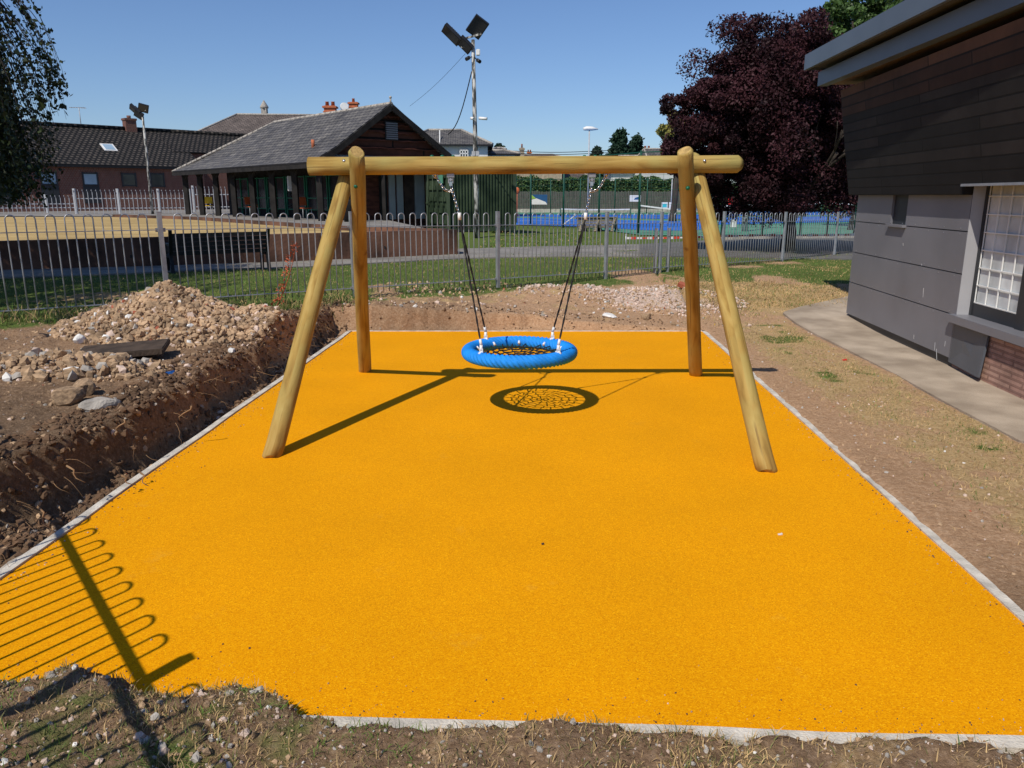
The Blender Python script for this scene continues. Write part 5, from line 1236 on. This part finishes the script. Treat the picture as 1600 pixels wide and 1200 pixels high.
# lower walls
rg_ = math.atan2(GD.y, GD.x)
def pw(s0, s1, z0, z1, off, mname, name, th=.08): m = MB(); c = pv((s0+s1)/2, off, (z0+z1)/2); m.box(c, (s1-s0, th, z1-z0), rz=rg_); return m.build(name, mname, pav)
pw(1.6, 6.9, GZ-.1, 3.42, .10, 'shed_wood', 'wall', .16)
pw(2.9, 3.25, TZ, 3.1, -.01, 'dark_wood', 'door_post'); pw(3.35, 3.65, TZ, 3.0, -.012, 'grey_door', 'door_panel'); pw(3.75, 4.05, TZ, 3.0, -.012, 'grey_door', 'door_panel'); pw(4.12, 4.6, TZ, 3.0, -.014, 'brown_door', 'door'); pw(4.66, 5.15, TZ, 3.0, -.012, 'grey_door', 'door_panel')
# glazed side wall with green frames
def sw_(a0, a1, z0, z1, s, mname, name, th=.06): m = MB(); c = pv(s, (a0+a1)/2, (z0+z1)/2); m.box(c, (th, a1-a0, z1-z0), rz=rg_); return m.build(name, mname, pav)
sw_(.2, 14.2, TZ, 3.3, 2.2, 'dark_wood', 'wall'); 
for k, a in enumerate(np.arange(.8, 12.6, 2.1)):
    gw = sw_(a, a+1.9, TZ+.35, 2.7, 2.12, 'glass_dark', 'window', .04)
    m = MB()
    for aa in (a, a+1.9, a+.95): m.box(pv(2.08, aa, (TZ+2.75)/2), (.05, .06, 2.75-TZ), rz=rg_)
    for zz_ in (TZ+.35, 1.75, 2.7): m.box(pv(2.075, a+.95, zz_), (.04, 1.9, .04), rz=rg_)
    o = m.build('frame', 'green_paint'); o.parent = gw
for k, a in enumerate(np.linspace(-.1, 14.8, 8)):
    m = MB(); m.bar(pv(.15, a, TZ-.05), pv(.15, a, 3.05), .22, .22, up=(0, 1, 0)); m.bar(pv(.15, a, 2.6), pv(.15, a+.5, 3.0), .08, .08); m.bar(pv(.15, a, 2.6), pv(.15, a-.5, 3.0), .08, .08); m.build('post', 'dark_wood', pav)
for s in (2.4, 5.0, 6.6): m = MB(); m.bar(pv(s, -1.15, TZ-.05), pv(s, -1.15, 2.95), .14, .14, up=(0, 1, 0)); m.build('post', 'dark_wood', pav)
# clay vent pipe on the roof
c = pv(.9, 1.7, 3.7); m = MB(); m.tube([c, c+Vector((0, 0, .38))], .07, 8); m.build('vent_pipe', 'terracotta', pav)
# chairs on the veranda
def chair(p, rz, mname, label):
    t = thing('stacking_chair', label, 'chair', p, 'plastic chairs on the veranda'); R_ = Matrix.Rotation(rz, 3, 'Z'); P0 = Vector(p)
    m = MB(); m.box(P0+Vector((0, 0, .45)), (.46, .44, .04), rz=rz); m.build('seat', mname, t, bevel=.015)
    m = MB(); m.box(P0+R_@Vector((0, .22, .74)), (.46, .03, .36), R=R_@Matrix.Rotation(-.2, 3, 'X')); m.build('backrest', mname, t, bevel=.012)
    for sx in (-1, 1):
        for sy in (-1, 1): m = MB(); m.tube([P0+R_@Vector((sx*.2, sy*.19, .45)), P0+R_@Vector((sx*.23, sy*.23, 0))], .013, 6); m.build('leg', 'galv_far', t)
chair(pv(.9, 13.9, TZ), .3, 'yellow_plastic', 'yellow plastic chair on the veranda near its far end'); 
chair(pv(1.0, 8.5, TZ), .8, 'orange_plastic', 'orange chair on the veranda, the farther one of two'); chair(pv(1.0, 3.0, TZ), .8, 'orange_plastic', 'orange chair on the veranda close to the near corner')
c = pv(.35, 2.9, 2.35); m = MB(); m.box(c, (.22, .05, .62), rz=rg_); tag(m.build('veranda_lamp', 'white_plastic', bevel=.02), 'white light fitting hanging on the veranda post', 'lamp')
# litter bin
c = pv(.6, -1.6, TZ); t = thing('litter_bin', 'round black litter bin at the corner of the pavilion', 'litter bin', c); m = MB(); m.tube([c, c+Vector((0, 0, .8)), c+Vector((0, 0, .82))], 0, 20, radii=[.26, .30, .30]); m.build('body', 'black_paint', t); m = MB(); m.tube([c+Vector((0, 0, 1.02)), c+Vector((0, 0, 1.06)), c+Vector((0, 0, 1.14))], 0, 20, radii=[.32, .33, .2]); m.build('lid', 'dark_metal', t)
m = MB()
for k in range(4): a = PI/2*k+.4; m.bar(c+Vector((.27*math.cos(a), .27*math.sin(a), .8)), c+Vector((.27*math.cos(a), .27*math.sin(a), 1.04)), .04, .04, up=(1, 0, 0))
m.build('lid_support', 'dark_metal', t)

# ================================================================== CONTAINER
Y0 = 31.2; K0 = Vector((aty(701, 340, Y0).x, Y0, .44)); e1 = K0+Vector((2.62, 1.35, 0)); dd = (e1-K0).normalized(); nn_ = Vector((-dd.y, dd.x, 0)); e0 = K0+nn_*2.2
ct = thing('shipping_container', 'dark green shipping container with ribbed doors behind the railing', 'container', K0); TH_ = 2.6
m = MB(); n = 22; L_ = (e1-K0).length
for k in range(n):                                           # corrugated side
    a = K0+dd*(L_*k/n); w = L_/n; q = [a, a+dd*w*.3, a+dd*w*.45-nn_*-.05, a+dd*w*.75-nn_*-.05, a+dd*w]
    q = [a, a+dd*w*.32, a+dd*w*.44+nn_*.045, a+dd*w*.88+nn_*.045, a+dd*w]
    for p, r in zip(q[:-1], q[1:]): m.quad(p+Vector((0, 0, .12)), r+Vector((0, 0, .12)), r+Vector((0, 0, TH_-.08)), p+Vector((0, 0, TH_-.08)))
m.build('side_wall', 'container_green', ct)
m = MB()
for p in (K0, e1, e0, e0+dd*L_): m.bar(p-nn_*.0+Vector((0, 0, .0)), p+Vector((0, 0, TH_)), .14, .14, up=(1, 0, 0))
for z in (.08, TH_-.05): m.bar(K0+Vector((0, 0, z)), e1+Vector((0, 0, z)), .1, .14); m.bar(K0+Vector((0, 0, z)), e0+Vector((0, 0, z)), .1, .14); m.bar(e0+Vector((0, 0, z)), e0+dd*L_+Vector((0, 0, z)), .1, .14); m.bar(e1+Vector((0, 0, z)), e1+nn_*2.2+Vector((0, 0, z)), .1, .14)
m.build('corner_frame', 'container_green', ct)
for q in (.15, L_-.3): m = MB(); m.bar(K0+dd*q-Vector((0, 0, .08)), K0+dd*q+nn_*2.2-Vector((0, 0, .08)), .2, .17); m.build('sleeper', 'dark_wood', ct)
m = MB(); z = TH_-.03; m.poly([K0+Vector((0, 0, z)), e1+Vector((0, 0, z)), e1+nn_*2.2+Vector((0, 0, z)), e0+Vector((0, 0, z))]); m.quad(e0+Vector((0, 0, .1)), e0+dd*L_+Vector((0, 0, .1)), e0+dd*L_+Vector((0, 0, TH_)), e0+Vector((0, 0, TH_))); m.quad(e1+Vector((0, 0, .1)), e1+nn_*2.2+Vector((0, 0, .1)), e1+nn_*2.2+Vector((0, 0, TH_)), e1+Vector((0, 0, TH_))); m.build('roof', 'container_green', ct)
for k in range(2):
    a = K0+nn_*(.06+1.05*k); b_ = a+nn_*1.02; m = MB(); m.quad(b_+Vector((0, 0, .14)), a+Vector((0, 0, .14)), a+Vector((0, 0, TH_-.1)), b_+Vector((0, 0, TH_-.1)))
    for q in range(5): z = .38+.45*q; m.bar(a+nn_*.1-dd*.03+Vector((0, 0, z)), b_-nn_*.1-dd*.03+Vector((0, 0, z)), .06, .17)
    o = m.build('door', 'container_green', ct); q = MB()
    for s_ in (.3, .85): c = a+nn_*s_-dd*.09; q.tube([c+Vector((0, 0, .12)), c+Vector((0, 0, TH_-.1))], .02, 6); q.bar(c+Vector((0, 0, 1.1)), c+nn_*.25+Vector((0, 0, 1.12)), .03, .05)
    g2 = q.build('lock_bar', 'container_green'); g2.parent = o
c = K0+nn_*.45-dd*.12+Vector((0, 0, 2.05)); m = MB(); m.box(c, (.03, .42, .32), rz=math.atan2(dd.y, dd.x)); m.build('plate', 'court_green', ct)

# picnic bench, tape
c = onz(933, 362, GZ); t = thing('wooden_bench', 'weathered wooden picnic bench on the grass before the courts', 'bench', c); m = MB(); dX = 1.7*c.y/1235*22/1.0; W2 = 38/1235*c.y/1.0*.85
for k in range(4): m.bar(c+Vector((-W2, .15*k, .62-.02*k)), c+Vector((W2, .15*k+.2, .62-.02*k)), .13, .05)
m.build('top', 'weathered_wood', t); m = MB()
for k in range(3): m.bar(c+Vector((-W2, .02, .22+.13*k)), c+Vector((W2, .2, .22+.13*k)), .04, .11)
m.build('backrest', 'weathered_wood', t)
for s_ in (-.75, .0, .8):
    m = MB(); m.bar(c+Vector((W2*s_-.1, -.15, 0)), c+Vector((W2*s_+.1, .2, .6)), .1, .1); m.bar(c+Vector((W2*s_+.25, .7, 0)), c+Vector((W2*s_, .3, .6)), .1, .1); m.build('leg', 'weathered_wood', t)
TY = 23.; m0 = MB(); rr = random.Random(8); us = list(np.linspace(978, 1470, 60)); P_ = []
for u in us: P_.append(aty(u, 372-6*(u-978)/352+1.6*math.sin((u-978)/130*PI)*.5, TY+.002*(u-978)))
for k, (a, b_) in enumerate(zip(P_[:-1], P_[1:])):
    m0.bar(a, b_, .004, .06+.015*math.sin(k*1.7), m=k % 2)
tag(m0.build('barrier_tape', ['tape_white', 'tape_red']), 'red and white barrier tape stretched across the park', 'barrier tape')
for u, lab in ((978, 'thin grey stake holding the left end of the barrier tape'), (1420, 'thin grey stake holding the barrier tape behind the grey building')):
    p = aty(u, 372-6*(u-978)/352, TY+.05); m = MB(); m.tube([(0, 0, 0), (0, 0, p.z-GZ+.1)], .02, 6); m.ball((0, 0, p.z-GZ+.1), .03, n=6); o = m.build('stake', 'galv'); o.location = (p.x, p.y, GZ); tag(o, lab, 'stake')

# ================================================================== FAR BUILDINGS
# long brick building behind the bowling green
BYl = 54.; e = thing('brick_building', 'long low red brick building under a dark tiled roof', 'building', aty(160, 330, BYl))
ez = aty(22, 255, 50).z; Yf = lambda u, v, z: (z-H)/el(v)
def pz(u, v, z): k_ = (z-H)/el(v); return aty(u, v, k_)
eL, eR = pz(-300, 246.5, ez), pz(316, 262, ez); dv = (eR-eL).normalized(); nv = Vector((-dv.y, dv.x, 0)); nv = nv if nv.y > 0 else -nv
rz_ = ez+3.3; back = nv*5.2
def roofq(a, b_, zr, bk_, mname, name, parent, th=.12, over=.35):
    m = MB(); a0 = a-nv*over; b0 = b_-nv*over; ra = a+bk_+Vector((0, 0, zr)); rb = b_+bk_+Vector((0, 0, zr)); a2 = a+bk_*2+nv*over; b2 = b_+bk_*2+nv*over
    m.quad(a0, b0, rb, ra); m.quad(b2, a2, ra, rb); o = m.build(name, mname, parent); o.modifiers.new('t', 'SOLIDIFY').thickness = th; return o, ra, rb
def vwall(a, b_, z0, z1, mname, name, parent, th=.25):
    d = (b_-a).normalized(); m = MB(); c = (a+b_)/2; m.box((c.x, c.y, (z0+z1)/2), ((b_-a).length, th, z1-z0), rz=math.atan2(d.y, d.x)); return m.build(name, mname, parent)
roofL = aty(215, 197, 1); 
vwall(eL, eR, Lz-.1, ez, 'brickwork', 'wall', e)
vwall(eR+nv*.15, eR+back*2, Lz-.1, ez, 'brickwork', 'wall', e)
rzH = float(pz(215, 201, ez).z) 
# ridge height from the photo: ridge seen at v=200 above u=215 when 5.2 m behind the eaves
mid = (eL+eR)*.5; tgt = aty(215, 201, (pz(215, 259.5, ez)+back).y).z-ez
ro, ra, rb = roofq(eL, eR, tgt, back, 'pantile', 'roof', e)
# recessed right wing with higher eaves
e2a = eR+nv*2.2-dv*1.2; e2b = e2a+dv*14; z2 = aty(330, 237, e2a.y).z
vwall(Vector((e2a.x, e2a.y, 0)), Vector((e2b.x, e2b.y, 0)), Lz-.1, z2, 'brickwork', 'wall', e)
m = MB(); a = Vector((e2a.x, e2a.y, z2))-nv*.3; b_ = Vector((e2b.x, e2b.y, z2))-nv*.3; m.quad(a, b_, Vector((rb.x, rb.y, rb.z))+dv*13, Vector((rb.x, rb.y, rb.z))-dv*1.2+Vector((0, 0, .004))); o = m.build('roof', 'pantile', e); o.modifiers.new('t', 'SOLIDIFY').thickness = .1
m = MB(); m.tube([ra+Vector((0, 0, .08)), rb+Vector((0, 0, .08))], .14, 8); m.tube([rb+Vector((0, 0, .08)), rb+dv*13+Vector((0, 0, .08))], .14, 8); o = m.build('ridge_tiles', 'pantile'); o.parent = ro
m = MB(); m.bar(eL-nv*.4-Vector((0, 0, .1)), eR-nv*.4-Vector((0, 0, .1)), .12, .14); m.build('gutter', 'black_paint', e)
def onpl(u, v, P0, nrm): d = Vector(ray(u, v)); s_ = (P0-Vector((0, 0, H))).dot(nrm)/d.dot(nrm); return Vector((0, 0, H))+d*s_
for (u0, u1, v0, v1, gm) in ((-14, 9, 269, 288, 'glass_sky'), (65, 87, 270, 288, 'glass_sky'), (131, 151, 271, 289, 'glass_sky'), (192, 211, 272, 290, 'glass_dark'), (237, 255, 272, 291, 'glass_dark')):
    a = onpl(u0, v1, eL-nv*.13, nv); b_ = onpl(u1, v0, eL-nv*.13, nv); c = (a+b_)/2; w = Vector((b_.x-a.x, b_.y-a.y, 0)).length; h = b_.z-a.z
    m = MB(); m.box(c, (w, .06, h), rz=math.atan2(dv.y, dv.x)); o = m.build('window', gm, e)
    q = MB(); rz1 = math.atan2(dv.y, dv.x)
    for s_ in (-1, 1): q.box(c+dv*s_*w/2, (.09, .14, h+.16), rz=rz1); q.box(c+Vector((0, 0, s_*h/2)), (w+.1, .13, .09), rz=rz1)
    if u0 < 140: q.box(c-Vector((0, 0, h/2+.62)), (w+.12, .09, 1.1), rz=rz1)
    f_ = q.build('frame', 'frame_dark'); f_.parent = o
# skylight on the roof slope
rn = (rb-eR).cross(eL-eR).normalized(); rn = rn if rn.z > 0 else -rn
c = onpl(170, 231, eR+rn*.08, rn); sl_ = (nv*5.2+Vector((0, 0, tgt))).normalized(); Rm = Matrix((dv, sl_, dv.cross(sl_))).transposed()
m = MB(); m.box(c, (.85, 1.05, .12), R=Rm); o = m.build('skylight', 'white_paint', e); q = MB(); q.box(c+rn*.07, (.62, .8, .02), R=Rm); q.build('pane', 'glass_sky').parent = o
p = ra.lerp(rb, (pz(203, 200, ra.z).x-ra.x)/(rb.x-ra.x)) ; p = onpl(203, 200, ra, nv)
m = MB(); m.box((p.x, p.y, ra.z+.25), (.75, .7, 1.0), rz=rz1); m.box((p.x, p.y, ra.z+.72), (.85, .8, .14), rz=rz1); m.tube([(p.x, p.y, ra.z+.75), (p.x, p.y, ra.z+1.0)], .15, 8); m.build('chimney', 'brickwork', e)
p = onpl(127, 198, ra, nv); m = MB(); zt = aty(127, 168, p.y).z; m.tube([(p.x, p.y, ra.z), (p.x, p.y, zt)], .03, 6); m.bar((p.x-.65, p.y, zt+.02), (p.x+.5, p.y, zt-.05), .04, .04)
for k in range(7): m.bar((p.x-.6+.16*k, p.y-.2, zt+.0), (p.x-.6+.16*k, p.y+.2, zt+.0), .02, .02)
m.build('aerial', 'galv_far', e)
# hipped slate roof building behind
def block(name, label, cx_, cy_, w, d_, z0, z1, zr, rz, wm, rm, hip=1., parts=()):
    t = thing(name, label, 'building', (cx_, cy_, z0)); R_ = Matrix.Rotation(rz, 3, 'Z'); O = Vector((cx_, cy_, 0)); m = MB(); m.box((cx_, cy_, (z0+z1)/2), (w, d_, z1-z0), rz=rz); m.build('wall', wm, t)
    ov = .35; c4 = [O+R_@Vector((sx*(w/2+ov), sy*(d_/2+ov), 0))+Vector((0, 0, z1)) for sx, sy in ((-1, -1), (1, -1), (1, 1), (-1, 1))]; k_ = w/2-(d_/2)*hip
    r0, r1 = O+R_@Vector((-k_, 0, 0))+Vector((0, 0, zr)), O+R_@Vector((k_, 0, 0))+Vector((0, 0, zr))
    m = MB(); m.quad(c4[0], c4[1], r1, r0); m.quad(c4[2], c4[3], r0, r1); m.poly([c4[1], c4[2], r1]); m.poly([c4[3], c4[0], r0]); m.poly([c4[3], c4[2], c4[1], c4[0]]); r = m.build('roof', rm, t)
    m = MB()
    for a, b_ in ((r0, r1), (c4[0], r0), (c4[1], r1), (c4[2], r1), (c4[3], r0)): m.tube([a+Vector((0, 0, .03)), b_+Vector((0, 0, .03))], .09, 6)
    m.build('ridge_tiles', 'stone_grey').parent = r
    m = MB(); m.bar(c4[0]-Vector((0, 0, .06)), c4[1]-Vector((0, 0, .06)), .1, .12); m.bar(c4[1]-Vector((0, 0, .06)), c4[2]-Vector((0, 0, .06)), .1, .12); m.build('gutter', 'black_paint', t)
    return t, R_, O
def win_on(t, c, w, h, rz, bars=(2, 2), fm='white_paint', gm='glass_dark'):
    R_ = Matrix.Rotation(rz, 3, 'Z'); m = MB(); m.box(c, (w, .06, h), rz=rz); o = m.build('window', gm, t); q = MB()
    for k in range(bars[0]+1): q.box(Vector(c)+R_@Vector((-w/2+w*k/bars[0], -.04, 0)), (.07, .06, h+.07), rz=rz)
    for k in range(bars[1]+1): q.box(Vector(c)+R_@Vector((0, -.045, -h/2+h*k/bars[1])), (w+.07, .05, .07), rz=rz)
    q.build('frame', fm).parent = o
pk = aty(355, 178, 76); pk2 = aty(470, 186, 80); zr = pk.z
t, R_, O = block('hipped_building', 'building with hipped grey slate roof behind the brick wing', pk.x+5.2, 77, 20, 11, Lz, zr-3.6, zr, .10, 'brickwork', 'slate_brown')
c = aty(414, 184, 77); m = MB(); m.box((c.x, c.y, zr+.25), (.5, .5, .7)); m.tube([(c.x, c.y, zr+.6), (c.x, c.y, zr+.75), (c.x, c.y, zr+1.35)], 0, 4, radii=[.42, .40, .02]); m.build('roof_turret', 'stone_grey', t)
# red chimney stacks behind the pavilion ridge
def chim(u, vt, vb, Yd, wpx, label, pots=2, name='chimney_stack', m0='terracotta', t=None):
    a = aty(u, vt, Yd); b_ = aty(u, vb, Yd); w = wpx/1235*Yd; tt = t or thing(name, label, 'chimney', (a.x, Yd, b_.z-2)); m = MB(); h = a.z-b_.z; ph = .28*h if pots else 0
    m.box((a.x, Yd, (b_.z-3+a.z-ph)/2), (w*.8, w*.6, a.z-ph-b_.z+3)); m.box((a.x, Yd, a.z-ph-.1*h), (w, w*.8, .12*h)); m.box((a.x, Yd, a.z-ph-.42*h), (w*.92, w*.72, .07*h)); m.build('stack', m0, tt)
    for k in range(pots): m = MB(); x = a.x+(k-(pots-1)/2)*w*.42; m.tube([(x, Yd, a.z-ph-.05*h), (x, Yd, a.z-.03*h), (x, Yd, a.z)], 0, 10, radii=[w*.15, w*.12, w*.16]); m.build('chimney_pot', 'terracotta', tt)
    return tt
vh = thing('victorian_house', 'house hidden behind the pavilion with two red chimney stacks', 'building', aty(535, 320, 58)); zv = aty(535, 192, 58).z
m = MB(); cH = aty(535, 300, 60); m.box((cH.x, 60.5, (Lz+4.2)/2), (7, 5, 4.2-Lz)); m.build('wall', 'brickwork', vh); m = MB(); a = [Vector((cH.x+sx*3.8, 60.5+sy*2.8, 4.2)) for sx, sy in ((-1, -1), (1, -1), (1, 1), (-1, 1))]; r0, r1 = Vector((cH.x-2.6, 60.5, zv-.4)), Vector((cH.x+2.6, 60.5, zv-.4)); m.quad(a[0], a[1], r1, r0); m.quad(a[2], a[3], r0, r1); m.poly([a[1], a[2], r1]); m.poly([a[3], a[0], r0]); m.build('roof', 'slate', vh)
chim(515.5, 159, 182, 60, 21, '', 2, t=vh); chim(552, 154, 174, 61, 16, '', 1, t=vh)
c = aty(538, 167, 59.5); m = MB(); m.tube([c, c+Vector((.05, -.12, .02))], 0, 14, radii=[.32, .28]); m.bar(c, c+Vector((0, 0, -.9)), .05, .05, up=(1, 0, 0)); m.build('satellite_dish', 'white_plastic', vh)
# white houses
wz1 = aty(700, 222, 56).z; t, R_, O = block('white_house', 'white rendered house with grey hipped slate roof beside the mast', aty(690, 300, 56).x, 60, 6.2, 6, GZ, wz1-.1, aty(690, 201, 58.5).z, .05, 'white_wall', 'slate', .62)
win_on(t, Vector((aty(725, 240, 56.9).x, 56.85, aty(725, 240, 56.9).z)), .55, .45, .05, (3, 2))
m = MB(); a = aty(687, 203, 57.9); m.bar(aty(687, 204, 58.2), aty(687, 226, 56.9), .06, .08); m.build('roof_flashing', 'white_paint', t)
t, R_, O = block('white_annexe', 'low white annexe right of the taller white house', aty(776, 300, 59).x, 61.5, 2.5, 4.5, GZ, aty(777, 240, 59).z, aty(777, 235, 61).z, .05, 'white_wall', 'slate', .3)
win_on(t, Vector((aty(776, 247, 59.2).x, 59.15, aty(776, 247.5, 59.2).z)), .6, .42, .05, (3, 2))
t, R_, O = block('stone_lodge', 'small brown roofed house with buff chimney beyond the white annexe', aty(826, 300, 90).x, 93, 7.5, 6, GZ, aty(826, 247, 90).z, aty(826, 241, 92).z, 0, 'stone_buff', 'slate_brown', .3); chim(815.5, 225, 246, 91, 9, '', 1, t=t, m0='stone_buff')
t, R_, O = block('orange_roof_house', 'house with bright orange tiled roof peeping over the beam', aty(838, 300, 100).x, 104, 7, 6, GZ, aty(838, 249, 100).z, aty(838, 243, 102).z, 0, 'white_wall', 'orange_tile', .3); chim(827, 234, 246, 102, 8, '', 2, t=t, m0='orange_tile')
c = aty(779, 231, 75); t, R_, O = block('parapet_house', 'far stone house with flat chimney block above the white annexe', c.x, 78, .7, .7, GZ, c.z, c.z+.15, 0, 'stone_buff', 'slate_brown', .3)
# houses right of centre
t, R_, O = block('far_white_house', 'white house glimpsed behind the hedge under the beam', aty(1015, 300, 92).x, 95, 9, 6, GZ, aty(1010, 268, 92).z, aty(1010, 243, 94).z, 0, 'white_wall', 'slate', .4); chim(1011, 228, 250, 93, 13, '', 2, t=t, m0='brick_red')
t, R_, O = block('grey_roof_house', 'house with grey gabled roof beside the yellow tree', aty(1040, 300, 88).x, 90, 5, 5, GZ, aty(1035, 255, 88).z, aty(1035, 233, 90).z, .2, 'white_wall', 'slate', .05)
t, R_, O = block('pale_bungalow', 'pale bungalow beyond the hedge left of the far lamp', aty(880, 300, 92).x, 95, 6.5, 5, GZ, aty(880, 281, 92).z, aty(880, 268, 94).z, 0, 'white_wall', 'slate_brown', .4)
t, R_, O = block('white_villa', 'white villa seen past the plum tree at the right', aty(1325, 300, 95).x, 98, 7, 6, GZ, aty(1325, 280, 95).z, aty(1325, 262, 97).z, 0, 'white_wall', 'slate', .4)
# pale palisade fences in front of the brick building
def palisade(q0, q1, z, h, step, label, posts):
    t = thing('palisade_fence', label, 'fence', Vector((q0.x, q0.y, z)), 'grey palisade fences behind the bowling green'); d = Vector((q1.x-q0.x, q1.y-q0.y, 0)); L_ = d.length; d.normalize(); m = MB(); k = 0
    while k*step < L_:
        p = Vector((q0.x, q0.y, 0))+d*(k*step); m.bar(Vector((p.x, p.y, z)), Vector((p.x, p.y, z+h-.12)), .075, .03, up=(d.x, d.y, 0)); m.bar(Vector((p.x, p.y, z+h-.12)), Vector((p.x, p.y-.07, z+h)), .06, .03, up=(d.x, d.y, 0)); k += 1
    m.build('pales', 'galv_far', t); m = MB()
    for zz_ in (.3, h-.45): m.bar(Vector((q0.x, q0.y+.05, z+zz_)), Vector((q1.x, q1.y+.05, z+zz_)), .05, .05)
    m.build('rails', 'galv_far', t)
    for f_ in posts: p = Vector((q0.x, q0.y, 0)).lerp(Vector((q1.x, q1.y, 0)), f_); m = MB(); m.bar(Vector((p.x, p.y+.04, z)), Vector((p.x, p.y+.04, z+h+.08)), .12, .12, up=(1, 0, 0)); m.build('post', 'galv_far', t)
z = Lz+.03; h1 = aty(200, 297, 43.5).z-z; palisade(aty(119, 330, 43.), aty(300, 330, 45.5), z, h1, .22, 'taller grey palisade fence between the pole and the brick wall', (0, .36, .71, .99)); h2 = aty(50, 306, 44.5).z-z; palisade(aty(-260, 330, 41), aty(118, 330, 46), z, h2, .22, 'lower grey palisade fence at the left edge of the bowling green', (.2, .6, .87))
palisade(aty(304, 330, 49), aty(420, 330, 50), z, 1.5, .24, 'grey palisade fence seen through the open veranda', (0, .5, 1))
